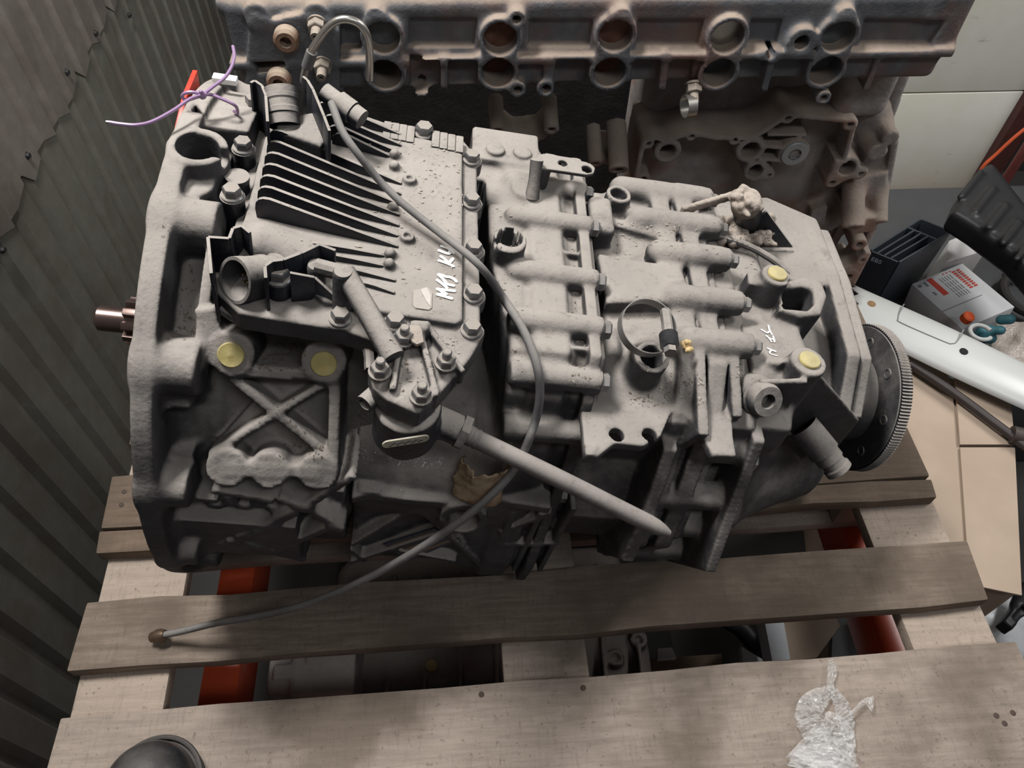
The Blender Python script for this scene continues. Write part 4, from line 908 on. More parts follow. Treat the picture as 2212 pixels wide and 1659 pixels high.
for i in range(60):
    t = rng.uniform(0, 2*math.pi); rr = rng.uniform(.0, .019); q = m0+np.array([rr*math.cos(t), rr*math.sin(t), rng.uniform(-.004, .009)]); f.cap(q, q+rng.normal(0, .003, 3), rng.uniform(.002, .0048), k=.002)
for i in range(90):
    q, nn = T(rng.uniform(1555, 1670), rng.uniform(470, 525), .180+rng.uniform(-.004, .003)), 0; f.cap(q, q+rng.normal(0, .003, 3), rng.uniform(.002, .006), k=.002)
gb.part('dried_mud', f.mesh(), M_MUD, brt, frame=gw, label='crumbly dried mud')
P = [T(1655, 452, .215), T(1712, 530, .165), T(1640, 530, .165), T(1630, 470, .2)]; gb.part('breather_bracket', MB().plate(P, np.cross(P[1]-P[0], P[3]-P[0]), .004), M_BLACK, frame=gw, bevel=.001)
P = [T(x, y, z) for x, y, z in ((1440, 505, .187), (1530, 508, .186), (1600, 525, .183), (1660, 555, .178), (1705, 590, .17))]; gb.part('thin_pipe', MB().tube(spline(P, 6), .0045, 10), M_CAST, frame=gw)
# ---- white marker strokes (lettering painted on the cover and the rear case)
TREE = bvh_of([main, mid, rear, act, bell])
def HIT(px, py, off=.0012, tree=None):
    d = Vector(ray(px, py)).normalized(); loc, n, i, t = (tree or TREE).ray_cast(Vector(CAM), d)
    if loc is None: return None, None
    n = np.array(n); n = n if n @ np.array(d) < 0 else -n
    return np.array(loc)+n*off, n
def strokes(px, w, name, parent):
    for pl in px:
        Q = spline([(x, y, 0) for x, y in pl], 8) if len(pl) > 2 else np.array([(pl[0][0]+(pl[1][0]-pl[0][0])*t, pl[0][1]+(pl[1][1]-pl[0][1])*t, 0) for t in np.linspace(0, 1, 7)])
        H = [HIT(q[0], q[1]) for q in Q]; H = [h for h in H if h[0] is not None]
        if len(H) < 3: continue
        P = np.array([h[0] for h in H]); N = np.array([h[1] for h in H]).mean(0); N /= np.linalg.norm(N); t = np.gradient(P, axis=0); n = np.cross(t, N); n /= np.linalg.norm(n, axis=1)[:, None]+1e-12; V = []; m = len(P)
        for i in range(m): V += [P[i]+n[i]*w/2, P[i]-n[i]*w/2]
        F = [(2*i, 2*i+1, 2*i+3, 2*i+2) for i in range(m-1)]
        for e, s_ in ((0, -1), (m-1, 1)):
            b0 = len(V); tt = t[e]/np.linalg.norm(t[e])*s_
            for k in range(5): an = -math.pi/2+math.pi*k/4; V.append(P[e]+tt*math.cos(an)*w/2+n[e]*math.sin(an)*w/2)
            F.append(tuple(range(b0, b0+5)))
        gb.part(name, MB().add(V, F), M_PAINTW, parent, smooth=None)
def cr(ox, oy, k, L): return [[(ox+x/k, oy+y/k) for x, y in pl] for pl in L]
strokes(cr(860, 500, 8.295, [[(955, 1215), (700, 1142)], [(700, 1142), (862, 1132)], [(862, 1132), (700, 1045)], [(700, 1045), (1005, 1080)], [(870, 1020), (790, 950), (700, 885)], [(990, 985), (880, 960)], [(870, 960), (790, 850), (720, 785), (820, 810)], [(850, 825), (930, 835), (1000, 870), (1040, 910)],
    [(985, 635), (860, 580), (730, 535)], [(880, 560), (820, 500), (765, 460)], [(900, 590), (980, 500)], [(730, 355), (850, 400), (910, 410), (920, 380)], [(775, 275), (870, 310), (930, 350), (985, 400)]]), .0031, 'paint_stroke', act)
strokes(cr(1600, 660, 10.37, [[(460, 555), (580, 625), (640, 590)], [(615, 465), (640, 570), (690, 660)], [(565, 690), (620, 740), (680, 820)], [(640, 750), (720, 775), (745, 825)], [(715, 700), (750, 810)], [(595, 970), (680, 1010), (770, 1040)], [(660, 1030), (640, 1080), (700, 1120), (800, 1135)]]), .0020, 'paint_stroke', rear)
# ================================================================= loose things on the gearbox
pts = [gw(T(x, y, z)) for x, y, z in ((716, 222, .325), (724, 245, .322), (740, 285, .315), (770, 328, .306), (815, 385, .286), (870, 440, .275), (956, 508, .268), (1036, 573, .268))]
pts += [U(x, y, z=z) for x, y, z in ((1085, 642, .452), (1130, 712, .442), (1160, 790, .43), (1166, 860, .40), (1150, 930, .365), (1113, 1010, .335), (1050, 1080, .308), (960, 1150, .27), (860, 1213, .225), (750, 1270, .175), (640, 1312, .125), (540, 1334, .08), (470, 1345, .055), (400, 1362, .03), (352, 1372, .0165))]
ap = Thing('air_pipe', 'thin grey air pipe looping over the gearbox down to the middle board', 'pipe', [*pts[-1][:2], .0])
TREE2 = bvh_all(gb)
sp = push(spline(pts, 8), TREE2, .0056)
for k_ in range(3): sp[1:-1] = (sp[:-2]+2*sp[1:-1]+sp[2:])/4
sp = push(sp, TREE2, .0052)
tb = ap.part('tube', MB().tube(sp, np.where(np.arange(len(sp)) < 60, .0037, .0043), 12), M_PIPE)
e = sp[-1]; d = sp[-1]-sp[-2]; d /= np.linalg.norm(d)
ap.part('end_fitting', MB().lathe(e-d*.004, d, [(0, .006), (.006, .0085), (.012, .0088), (.014, .007), (.017, .0072), (.021, .0065), (.021, .0038), (.012, .0036)], 20), plain('brown_brass', (.16, .11, .075), .4, .7, .25, 60), label='brown brass end fitting')
bp_ = [U(x, y, y=.80) for x, y in ((656, 178), (658, 160), (668, 122), (684, 92), (706, 62), (728, 45), (752, 42), (776, 52), (792, 75), (798, 110), (799, 172))]
b2 = Thing('bent_pipe', 'bare steel pipe bent into a hook above the rear plug', 'pipe', bp_[0])
b2.part('tube', MB().tube(spline(bp_, 8), .0042, 12), M_STEEL); b2.part('sleeve', MB().tube([U(x, y, y=.80) for x, y in ((674, 112), (663, 145))], .0062, 12), M_PIPE)
b2.part('plug_fitting', MB().lathe(gw(T(700, 198, .305)), gv((.8, -.45, -.2)), [(0, .009), (.016, .009), (.017, .0115), (.034, .0115), (.035, .010), (.046, .010)], 14), M_BLACK)
# hose clamp
cl = Thing('hose_clamp', 'steel band hose clamp lying loose on the middle of the gearbox', 'hose clamp', gw(T(1395, 705, .2)))
c0 = T(1398, 708, .226); ax = np.array([.05, -.33, .94]); ax /= np.linalg.norm(ax); a_, u_, w_ = perp(ax); Rr = .0285
V = []; F = []; N = 48
for i in range(N):
    t = 2*math.pi*i/N
    for r_, h_ in ((Rr, -.006), (Rr, .006), (Rr-.0009, .006), (Rr-.0009, -.006)): V.append(c0+(u_*math.cos(t)+w_*math.sin(t))*r_+ax*h_)
for i in range(N):
    j = (i+1) % N
    for k in range(4): q = (k+1) % 4; F.append((i*4+k, i*4+q, j*4+q, j*4+k))
cl.part('band', MB().add(V, F), plain('clamp_steel', (.22, .21, .20), .5, .5, .2, 60), frame=gw)
s0 = T(1437, 672, .232); s1 = T(1450, 772, .232); sd = (s1-s0)/np.linalg.norm(s1-s0)
hs = cl.part('screw_housing', MB().tube([s0, s0+sd*.030], .0055, 10), M_CAST, frame=gw)
for i in range(6): cl.part('spring_washer', MB().lathe(s0+sd*(.031+.0028*i), sd, [(-.0012, .0065), (0, .0092), (.0012, .0065)], 16), M_BOLT, frame=gw)
cl.part('screw_head', MB().lathe(s0+sd*.048, sd, [(0, .0065), (.006, .0065)], 6), M_BOLT, frame=gw)
# yellow crumb, brown scrap
def blob(c, R, n, seed, spread, h=.0022, flat=1.0):
    r_ = np.random.default_rng(seed); c = np.array(c); f = Field(c-R*1.9, c+R*1.9, h)
    for i in range(n):
        o_ = r_.normal(0, spread, 3)*np.array([1, 1, flat]); f.cap(c+o_, c+o_+r_.normal(0, spread*.6, 3)*np.array([1, 1, flat]), R*r_.uniform(.25, .55), k=R*.35)
    return f.mesh()
single('foam_crumb', blob(gw(T(1480, 746, .206)), .0062, 8, 3, .0024, .0009), plain('yellow_foam', (.55, .40, .20), .9, 0, .2, 200, .2), 'small yellowish foam crumb beside the hose clamp', 'crumb')
r_ = np.random.default_rng(5); V = []; F = []; nu, nv = 26, 16; o_ = T(1043, 1035, lz+.012)+np.array([-.004, -.016, 0])
for i in range(nu):
    for j in range(nv):
        t = -2.2+4.4*i/(nu-1); v = j/(nv-1); R_ = .021*(1+.12*math.sin(3*t+2*v)+.05*r_.normal()); p_ = o_+np.array([R_*math.sin(t)*1.2, -.004+R_*math.cos(t)*.7*-1+.01*v, .004+.044*v+.003*math.sin(4*t)*v+(.002*r_.normal() if j == nv-1 else 0)])
        V.append(p_)
for i in range(nu-1):
    for j in range(nv-1): F.append((i*nv+j, (i+1)*nv+j, (i+1)*nv+j+1, i*nv+j+1))
m, nt, b = nmat('torn_brown_card'); n1 = noise(nt, 40, 4, .6, coord(nt)); nt.links.new(mix(nt, mapr(nt, n1, .3, .75), (.34, .25, .16), (.18, .12, .07)), b.inputs['Base Color']); b.inputs['Roughness'].default_value = .9; M_CARDB = m
o = single('cardboard_scrap', MB().add(V, F), M_CARDB, 'torn brown cardboard scrap wedged behind the rubber hose', 'scrap', frame=gw, smooth=1.2); md = o.modifiers.new('thick', 'SOLIDIFY'); md.thickness = .0016
# purple wire with loose ends, red wedge
W1 = [gw(T(x, y, z)) for x, y, z in ((236, 264, .30), (262, 268, .30), (295, 270, .30), (330, 262, .30), (375, 238, .302), (410, 214, .302), (436, 205, .30), (462, 186, .302), (485, 168, .305), (500, 145, .31), (506, 122, .315), (503, 99, .32))]
W2 = [gw(T(x, y, z)) for x, y, z in ((438, 204, .300), (415, 199, .302), (398, 202, .300), (394, 210, .296), (404, 216, .294), (425, 210, .296), (452, 204, .296), (480, 214, .294), (505, 226, .290), (513, 238, .28), (512, 262, .262))]
wr = Thing('purple_wire', 'thin purple wire knotted over the top of the bell housing', 'wire', gw(T(438, 205, .28)))
m, nt, b = nmat('purple_insulation'); b.inputs['Base Color'].default_value = (.30, .19, .33, 1); b.inputs['Roughness'].default_value = .35; M_PUR = m
wr.part('strand', MB().tube(push(spline(W1, 8), TREE2, .003, (0, 0, 1)), .0016, 8), M_PUR); wr.part('loop', MB().tube(push(spline(W2, 8), TREE2, .003, (0, 0, 1)), .0016, 8), M_PUR); wr.part('bare_tip', MB().tube([W1[0], W1[0]+(W1[0]-W1[1])*.25], .0013, 8), M_STEEL)
wr.part('knot', blob(gw(T(438, 204, .301)), .005, 5, 9, .0016, .0009), M_PUR)
P = [G(x, y, x=-.014) for x, y in ((416, 150), (425, 205), (412, 262), (376, 278), (393, 205))]
single('red_wedge', MB().plate(P, (-1, 0, 0), .005), plain('red_plastic', (.50, .055, .035), .35, 0, .2, 30), 'pointed red plastic wedge behind the bell housing rim', 'wedge', frame=gw, bevel=.0008)
b = MB().box((.022, .112, .2685), (.012, .005, .003)); single('white_strip', b, plain('white_plastic', (.75, .75, .74), .4), 'small white plastic strip lying on the bell housing behind the wire', 'strip', frame=gw, bevel=.001)
# grit and wood chips scattered on the castings: uncountable
def chips(sets, name, label):
    V = []; F = []; MI = []
    for mi, (regions, smin, smax) in enumerate(sets):
        for (x0, y0, x1, y1), n in regions:
            for i in range(n):
                p, nn = HIT(rng.uniform(x0, x1), rng.uniform(y0, y1), .0009, TREE2)
                if p is None or nn[2] < .6 or (x0 == 1235 and (GB @ (p-GF))[2] > .199): continue
                a_, u_, w_ = perp(nn); t = rng.uniform(0, 6.28); e = u_*math.cos(t)+w_*math.sin(t); g = np.cross(nn, e); k_ = rng.uniform(0, 1)**2.5; L = smin+(smax-smin)*k_; Wd = L*rng.uniform(.3, .7); Hh = L*.3; b0 = len(V)
                V += [p-e*L-g*Wd*.4, p+e*L*.7-g*Wd, p+e*L+g*Wd*.6, p-e*L*.6+g*Wd, p+nn*Hh+e*L*.2, p+nn*Hh-e*L*.3+g*Wd*.3]
                F += [(b0, b0+3, b0+2, b0+1), (b0, b0+1, b0+4), (b0+1, b0+2, b0+4), (b0+2, b0+5, b0+4), (b0+2, b0+3, b0+5), (b0+3, b0, b0+5), (b0, b0+4, b0+5)]; MI += [mi]*7
    o = single(name, MB().add(V, F), None, label, 'debris', kind='stuff', smooth=None)
    for m_ in (M_CHIP, M_CHIP2, M_GLIT): o.data.materials.append(m_)
    o.data.polygons.foreach_set('material_index', MI); return o
M_CHIP = plain('pale_chips', (.38, .335, .29), .9, 0, .35, 300, .2); M_CHIP2 = plain('brown_grit', (.20, .155, .12), .9, 0, .5, 400, .2); M_GLIT = plain('glass_grains', (.7, .7, .68), .15, 0, .1, 100, .8)
chips([([((860, 300, 1000, 480), 130), ((700, 250, 870, 330), 60), ((860, 480, 1000, 680), 60), ((560, 300, 860, 560), 80), ((830, 700, 1000, 860), 90), ((1060, 450, 1130, 700), 90), ((1235, 400, 1275, 860), 160), ((1310, 480, 1480, 560), 110), ((1320, 640, 1480, 690), 80), ((1360, 800, 1520, 880), 110), ((1300, 480, 1460, 520), 60), ((1500, 480, 1700, 600), 80), ((1590, 790, 1640, 830), 20), ((1060, 700, 1130, 880), 60)], .0006, .0021),
       ([((560, 740, 660, 800), 300), ((350, 480, 425, 735), 200), ((560, 860, 660, 940), 60), ((860, 700, 930, 850), 60), ((1235, 400, 1275, 860), 120), ((600, 960, 700, 1000), 60), ((1550, 470, 1680, 530), 160), ((1360, 820, 1510, 880), 90)], .0005, .0019),
       ([((860, 985, 960, 1040), 120), ((780, 970, 960, 1070), 60)], .0006, .0014)], 'debris', 'pale chips and brown grit scattered over the gearbox castings')
# paper sticker and a flake of mud on the cover
ST_ = [T(x, y, .2552) for x, y in ((893, 627), (926, 622), (934, 632), (933, 664), (926, 669), (897, 665), (892, 658))]; gb.part('sticker', MB().plate(ST_, EZ, .0006), dusty('dusty_paper_sticker', (.40, .36, .32), (.37, .335, .30), .2, 1.0, .8), act, frame=gw)
ST_ = [T(x, y, .2558) for x, y in ((908, 625), (922, 620), (931, 640), (930, 662), (921, 650))]; gb.part('sticker_tear', MB().plate(ST_, EZ, .0004), plain('torn_paper', (.46, .42, .38), .9, 0, .1, 80, .2), act, frame=gw)
ST_ = [T(x, y, .262) for x, y in ((884, 702), (905, 700), (912, 712), (916, 738), (900, 744), (888, 735), (880, 715))]; gb.part('mud_flake', MB().plate(ST_, EZ, .004), M_MUD, act, frame=gw, bevel=.001)
# ================================================================= boot and stretch wrap on the front board
M_BOOT = dusty('black_boot_leather', (.012, .013, .015), (.16, .14, .125), .45, 1.3, .32, bstr=.2, dustmax=.55); M_SOLE = dusty('black_boot_rubber', (.02, .02, .02), (.14, .12, .11), .3, 1.2, .6, dustmax=.5)
bt = U(335, 1612, z=.04); bo = np.array([bt[0]+.002, .238, 0.0])
boot = Thing('boot', 'scuffed black leather work boot stepping on the front board', 'boot', (bo[0], .10, 0))
f = Field((bo[0]-.075, -.09, .015), (bo[0]+.075, bo[1]+.02, .17), .0025)
f.cap((bo[0], bo[1]-.045, .045), (bo[0]-.002, bo[1]-.10, .05), .036, .041, k=0); f.cap((bo[0]+.012, bo[1]-.05, .038), (bo[0]+.008, bo[1]-.12, .04), .032, .034, k=.02); f.cap((bo[0]-.012, bo[1]-.055, .038), (bo[0]-.01, bo[1]-.12, .04), .032, .034, k=.02)
f.cap((bo[0], bo[1]-.10, .055), (bo[0], bo[1]-.20, .085), .038, .046, k=.02); f.cap((bo[0], bo[1]-.25, .05), (bo[0], bo[1]-.24, .15), .038, .042, k=.03)
up_ = boot.part('upper', f.mesh(), M_BOOT)
f.phi = np.maximum(f.phi-.0022, (bo[1]-.062-f.ax[1])[None, :, None].astype(np.float32)+.25*np.abs(f.ax[0]-bo[0])[:, None, None].astype(np.float32)); boot.part('toe_cap', f.mesh(), M_BOOT, up_)
S = [(bo[0]+.051*math.cos(t)*(1 if math.sin(t) > -.2 else .85), (bo[1]-.050 if math.sin(t) > 0 else bo[1]-.24)+.052*math.sin(t)) for t in np.linspace(0, 2*math.pi, 44, endpoint=False)]
boot.part('sole', MB().plate([(x, y, .024) for x, y in S], (0, 0, 1), .0235), M_SOLE, bevel=.003)
S2 = [(bo[0]+(x-bo[0])*1.0, y, .026) for x, y in S]; boot.part('welt', MB().tube(S2+[S2[0], S2[1]], .003, 8), M_SOLE)
m, nt, b = nmat('stretch_wrap'); b.inputs['Base Color'].default_value = (.86, .85, .84, 1); b.inputs['Roughness'].default_value = .12; b.inputs['Alpha'].default_value = .42; b.inputs['Specular IOR Level'].default_value = .9; bump(nt, b, noise(nt, 90, 3, .6, coord(nt)), .7, .004); M_WRAP = m
wrp = Thing('stretch_wrap', 'crumpled strand of clear stretch wrap hanging over the front board', 'plastic wrap', U(1780, 1560, z=0.0))
def ribbon(px, w, z, seed, name, nw=9, rough=.006):
    r2 = np.random.default_rng(seed); C_ = spline([(x, y, 0) for x, y in px], 10); Wd = np.interp(np.linspace(0, 1, len(C_)), np.linspace(0, 1, len(w)), w); V = []; F = []
    P = np.array([U(x, y, z=z) for x, y, _ in C_]); t = np.gradient(P, axis=0); n = np.cross(t, [0, 0, 1.]); n /= np.linalg.norm(n, axis=1)[:, None]
    for i in range(len(P)):
        ph = r2.uniform(0, 6)
        for j in range(nw):
            a = -1+2*j/(nw-1); V.append(P[i]+n[i]*a*Wd[i]+np.array([0, 0, .002+rough*(1-a*a)*.8+rough*abs(math.sin(3.1*a+ph*.4))*.7+abs(r2.normal(0, rough*.25))]))
    for i in range(len(P)-1):
        for j in range(nw-1): F.append((i*nw+j, i*nw+j+1, (i+1)*nw+j+1, (i+1)*nw+j))
    return wrp.part(name, MB().add(V, F), M_WRAP, smooth=None)
ribbon([(1791, 1428), (1795, 1450), (1790, 1480), (1795, 1500)], [.003, .006, .004, .007], 0.001, 1, 'strand', rough=.006)
ribbon([(1793, 1495), (1770, 1508), (1748, 1530), (1745, 1560), (1755, 1590), (1765, 1620), (1760, 1680)], [.005, .011, .015, .018, .015, .02, .035], 0.001, 2, 'strand', rough=.009)
ribbon([(1795, 1495), (1808, 1520), (1820, 1548), (1825, 1575), (1815, 1610), (1800, 1650), (1795, 1690)], [.005, .009, .01, .008, .012, .022, .03], 0.001, 3, 'strand', rough=.009)
ribbon([(1770, 1560), (1800, 1580), (1790, 1620), (1775, 1680)], [.012, .02, .03, .045], 0.001, 4, 'sheet', nw=15, rough=.010)
ribbon([(1826, 1553), (1845, 1535), (1865, 1518), (1882, 1522)], [.0015, .002, .003, .010], 0.006, 5, 'twist', rough=.004)
# ================================================================= heap of things on the right
m, nt, b = nmat('corrugated_card'); n1 = noise(nt, 6, 4, .6, coord(nt)); n2 = noise(nt, 60, 3, .6, coord(nt)); c = mix(nt, mapr(nt, n1, .3, .7), (.36, .278, .212), (.42, .328, .252)); c = mix(nt, math_(nt, 'MULTIPLY', mapr(nt, noise(nt, 11, 4, .6, coord(nt)), .66, .74), .7), c, (.14, .09, .06)); nt.links.new(c, b.inputs['Base Color']); b.inputs['Roughness'].default_value = .85; M_CARD = m
zc = -.17
cbx = Thing('cardboard_box', 'large brown cardboard box with closed top flaps beside the pallet', 'box', (1.0, .6, -.8))
def flap(px, z, th=.005, name='flap', tilt=0): return cbx.part(name, MB().plate([U(x, y, z=z) for x, y in px], (0, 0, 1), th), M_CARD, bevel=.001)
flap([(1935, 735), (2045, 800), (2057, 842), (2073, 962), (2091, 1225), (2030, 1225), (1960, 1000), (1925, 800)], zc)
flap([(2062, 790), (2182, 843), (2193, 960), (2074, 960)], zc+.008); flap([(2074, 966), (2193, 966), (2208, 1286), (2122, 1268), (2092, 1225)], zc+.006)
q = [U(x, y, z=zc-.006) for x, y in ((1950, 790), (2180, 850), (2205, 1275), (2050, 1240))]
b = MB(); V = list(q)+[np.array([p[0], p[1], -.799]) for p in q]; b.add(V, [(0, 1, 2, 3), (7, 6, 5, 4)]+[(i, i+4, (i+1) % 4+4, (i+1) % 4) for i in range(4)]); cbx.part('body', b, M_CARD)
# white fairing strip
M_WHT = plain('dirty_white_paint', (.50, .51, .497), .3, 0, .06, 8, .5)
fa = Thing('fairing_strip', 'long white painted fairing strip lying across the heap', 'panel', U(1990, 720, z=-.14))
A = U(1843, 655, z=-.125); B_ = U(2260, 852, z=-.125); d = B_-A; L = np.linalg.norm(d); d /= L; n_ = np.array([-d[1], d[0], 0]); V = []; F = []; nl, nw = 22, 13
for i in range(nl):
    t = i/(nl-1); hw = .054+.005*math.sin(t*3.1)
    for j in range(nw):
        a = -1+2*j/(nw-1); e_ = (.016*((j*7) % 3-1)*.5-.02*a) if i == 0 else 0
        V.append(A+d*(L*t+e_)+n_*(a*hw)+np.array([0, 0, .026*math.sqrt(max(0, 1-a*a*.92))-.012]))
for i in range(nl-1):
    for j in range(nw-1): F.append((i*nw+j, (i+1)*nw+j, (i+1)*nw+j+1, i*nw+j+1))
fs = fa.part('shell', MB().add(V, F), M_WHT, smooth=1.5); md = fs.modifiers.new('thick', 'SOLIDIFY'); md.thickness = .004; md.offset = -1
def onf(x, y): return U(x, y, z=-.1105)
rr_ = [onf(x, y) for x, y in ((1953, 657), (1944, 672), (1940, 688), (1948, 698), (2040, 738), (2056, 742), (2066, 738), (2082, 712))]
fa.part('recess_line', MB().tube(spline(rr_, 5), .0012, 6), plain('grey_line', (.22, .22, .22), .6))
fa.part('round_hole', MB().lathe(onf(2082, 759)-np.array([0, 0, .004]), (0, 0, 1), [(0, .0075), (.005, .0075)], 20), M_DARK if 'M_DARK' in globals() else M_BLACK)
fa.part('rusty_rivet', MB().lathe(onf(1883, 656)-np.array([0, 0, .003]), (0, 0, 1), [(0, .008), (.003, .008), (.005, .004), (.005, .002)], 18), plain('rust_rivet', (.28, .17, .08), .8))
# steel rod
rd = Thing('steel_rod', 'dark steel rod with a flattened end resting on the cardboard box', 'rod', U(2090, 870, z=zc))
rp = [U(x, y, z=zc+.022) for x, y in ((1965, 785), (2060, 848), (2150, 915), (2190, 945), (2240, 985))]; rd.part('bar', MB().tube(spline(rp, 4), .0085, 12), plain('dark_rod_steel', (.05, .042, .04), .5, .5, .3, 40))
rd.part('flat_end', MB().tube([U(2185, 938, z=zc+.024), U(2215, 945, z=zc+.024)], .016, 12), plain('dark_rod_steel', (.07, .055, .05), .6, .4, .3, 40))
# support crate under the small things
M_BLKP = plain('black_plastic', (.014, .014, .016), .45, 0, .3, 20, .4); M_GRYP = plain('dark_grey_plastic', (.055, .057, .06), .5, 0, .2, 16, .4)
cr_ = Thing('storage_crate', 'large dark plastic crate under the heap of small parts', 'crate', (1.15, 1.35, -.8))
cr_.part('body', MB().box((1.30, 1.36, -.62), (.42, .34, .18)), M_GRYP, bevel=.01); cr_.part('lid', MB().box((1.30, 1.36, -.432), (.43, .35, .008)), M_GRYP, bevel=.006)
# parts bin
bz_ = -.22
bn = Thing('parts_bin', 'dark blue-grey plastic bin with four empty slots beside the engine', 'bin', U(1960, 560, z=-.423))
Q = [U(x, y, z=bz_) for x, y in ((1884, 541), (1941, 564), (2052, 500), (1990, 474))]; QB = [np.array([*(q+(sum(Q)/4-q)*.12)[:2], -.422]) for q in Q]
M_BIN = plain('blue_grey_bin', (.035, .042, .052), .45, 0, .25, 14, .4)
for i in range(4):
    j = (i+1) % 4; n_ = np.cross(Q[j]-Q[i], QB[i]-Q[i]); wl_ = bn.part('side_wall', MB().plate([Q[i], Q[j], QB[j], QB[i]], n_, .004), M_BIN, bevel=.001)
    if i == 0: front = wl_
bn.part('bottom', MB().plate([q+np.array([0, 0, .004]) for q in QB], (0, 0, 1), .004), M_BIN)
for t in (.25, .5, .75):
    a, c = Q[0]+(Q[1]-Q[0])*t, Q[3]+(Q[2]-Q[3])*t; c = a+(c-a)*.72; bn.part('slot_divider', MB().plate([a, c, np.array([*c[:2], bz_-.12]), np.array([*a[:2], bz_-.12])], np.cross(c-a, [0, 0, 1.]), .004), M_BIN)
a, c = Q[0]+(Q[3]-Q[0])*.72, Q[1]+(Q[2]-Q[1])*.72; bn.part('slot_divider', MB().plate([a, c, np.array([*c[:2], bz_-.12]), np.array([*a[:2], bz_-.12])], np.cross(c-a, [0, 0, 1.]), .005), M_BIN)
cu = bpy.data.curves.new('letter_outline', 'FONT'); cu.body = 'EBS'; cu.size = .016; cu.extrude = .0004; t0_ = bpy.data.objects.new('letter_outline', cu); scene.collection.objects.link(t0_); bpy.context.view_layer.update(); tm_ = bpy.data.meshes.new_from_object(t0_.evaluated_get(bpy.context.evaluated_depsgraph_get())); bpy.data.objects.remove(t0_); to = bpy.data.objects.new('lettering', tm_); scene.collection.objects.link(to); to.parent = bn.root
tm_.materials.clear(); tm_.materials.append(plain('pale_marker', (.55, .62, .70), .6)); xa = (Q[1]-Q[0])/np.linalg.norm(Q[1]-Q[0]); ya = (Q[0]-QB[0])/np.linalg.norm(Q[0]-QB[0]); za = np.cross(xa, ya); za /= np.linalg.norm(za); ya = np.cross(za, xa); tp_ = Q[0]+xa*.006-ya*.024+za*.0045-bn.base
to.matrix_local = Matrix([[xa[0], ya[0], za[0], tp_[0]], [xa[1], ya[1], za[1], tp_[1]], [xa[2], ya[2], za[2], tp_[2]], [0, 0, 0, 1]])
# white folded carton
q = [U(x, y, z=z) for x, y, z in ((2050, 520, -.30), (2078, 508, -.29), (2124, 511, -.29), (2131, 540, -.30), (2042, 568, -.31))]; qb = [np.array([p[0], p[1], -.422]) for p in q]
b = MB().add(q+qb, [(0, 1, 2, 3, 4), (9, 8, 7, 6, 5)]+[(i, i+5, (i+1) % 5+5, (i+1) % 5) for i in range(5)]); single('white_carton', b, plain('white_card', (.66, .65, .65), .6, 0, .06, 10), 'folded white carton behind the printed box', 'carton', bevel=.001)
# printed product box
pb = Thing('printed_box', 'white carton with red and grey printing lying tilted on the heap', 'box', U(2100, 640, z=-.42))
o0 = U(2079, 569, z=-.325); o1 = U(2192, 663, z=-.315); o3 = U(2005, 645, z=-.335); xa = (o1-o0); Lx = np.linalg.norm(xa); xa /= Lx; ya = o3-o0; ya -= (ya @ xa)*xa; Ly = np.linalg.norm(ya); ya /= Ly; za = np.cross(ya, xa); za = za if za[2] > 0 else -za
RB = np.array([xa, ya, za]); cen = o0+xa*Lx/2+ya*Ly/2-za*.035; bd_ = pb.part('carton_body', MB().box(cen, (Lx/2, Ly/2, .035), RB), plain('white_print_card', (.66, .67, .69), .45, 0, .04, 10), bevel=.0012)
pb.part('flap_face', MB().box(o0+xa*Lx/2-ya*.0006-za*.028, (Lx/2*.97, .0006, .026), RB), plain('pale_brown_print', (.45, .33, .27), .6, 0, .2, 40))
mr, mg = plain('red_print', (.60, .07, .05), .5, 0, .1, 60), plain('grey_print', (.25, .25, .27), .5, 0, .1, 60)
def prt(u, v, su, sv, mat, name): pb.part(name, MB().box(o0+xa*u*Lx+ya*v*Ly+za*.0004, (su*Lx/2, sv*Ly/2, .0003), RB), mat, bd_)
for r0, n, vv in ((.0, 9, .17), (.0, 9, .26)):
    for i in range(n): prt(.08+i*.044, vv+.0, .030, .06, mr, 'print_letter')
for i in range(5):
    for k in range(4): prt(.14+k*.11, .36+i*.05, .09, .014, mg, 'print_line')
prt(.21, .70, .36, .10, mr, 'print_band'); prt(.10, .82, .09, .05, mg, 'print_mark'); prt(.30, .84, .07, .04, mg, 'print_mark'); prt(.09, .93, .05, .06, mg, 'print_mark')
for i in range(3): prt(.05, .30+.07*i, .018, .03, mr, 'print_mark')
prt(.62, .62, .012, .76, mg, 'print_fold')
# black bumper, posts and cables at the right edge
BPX = [(2050, 468), (2066, 430), (2105, 378), (2128, 362), (2145, 366), (2225, 470), (2300, 600), (2300, 690), (2180, 560), (2100, 500)]
bpl = [U(x, y, z=-.14) for x, y in BPX]; c0 = sum(bpl)/len(bpl); f = Field(c0-np.array([.30, .30, .16]), c0+np.array([.30, .30, .12]), .006)
f.prism([(p[0], p[1]) for p in bpl], (0, 0, 0), EX, EY, EZ, -.185, -.12, k=0, rnd=.02)
for i in range(5):
    a = U(2075+30*i, 425+34*i, z=-.118); c = U(2118+28*i, 372+36*i, z=-.118); f.cap(a, c, .007, k=.008)
single('black_bumper', f.mesh(), M_BLKP, 'black ribbed plastic bumper leaning on the heap by the wall', 'bumper')
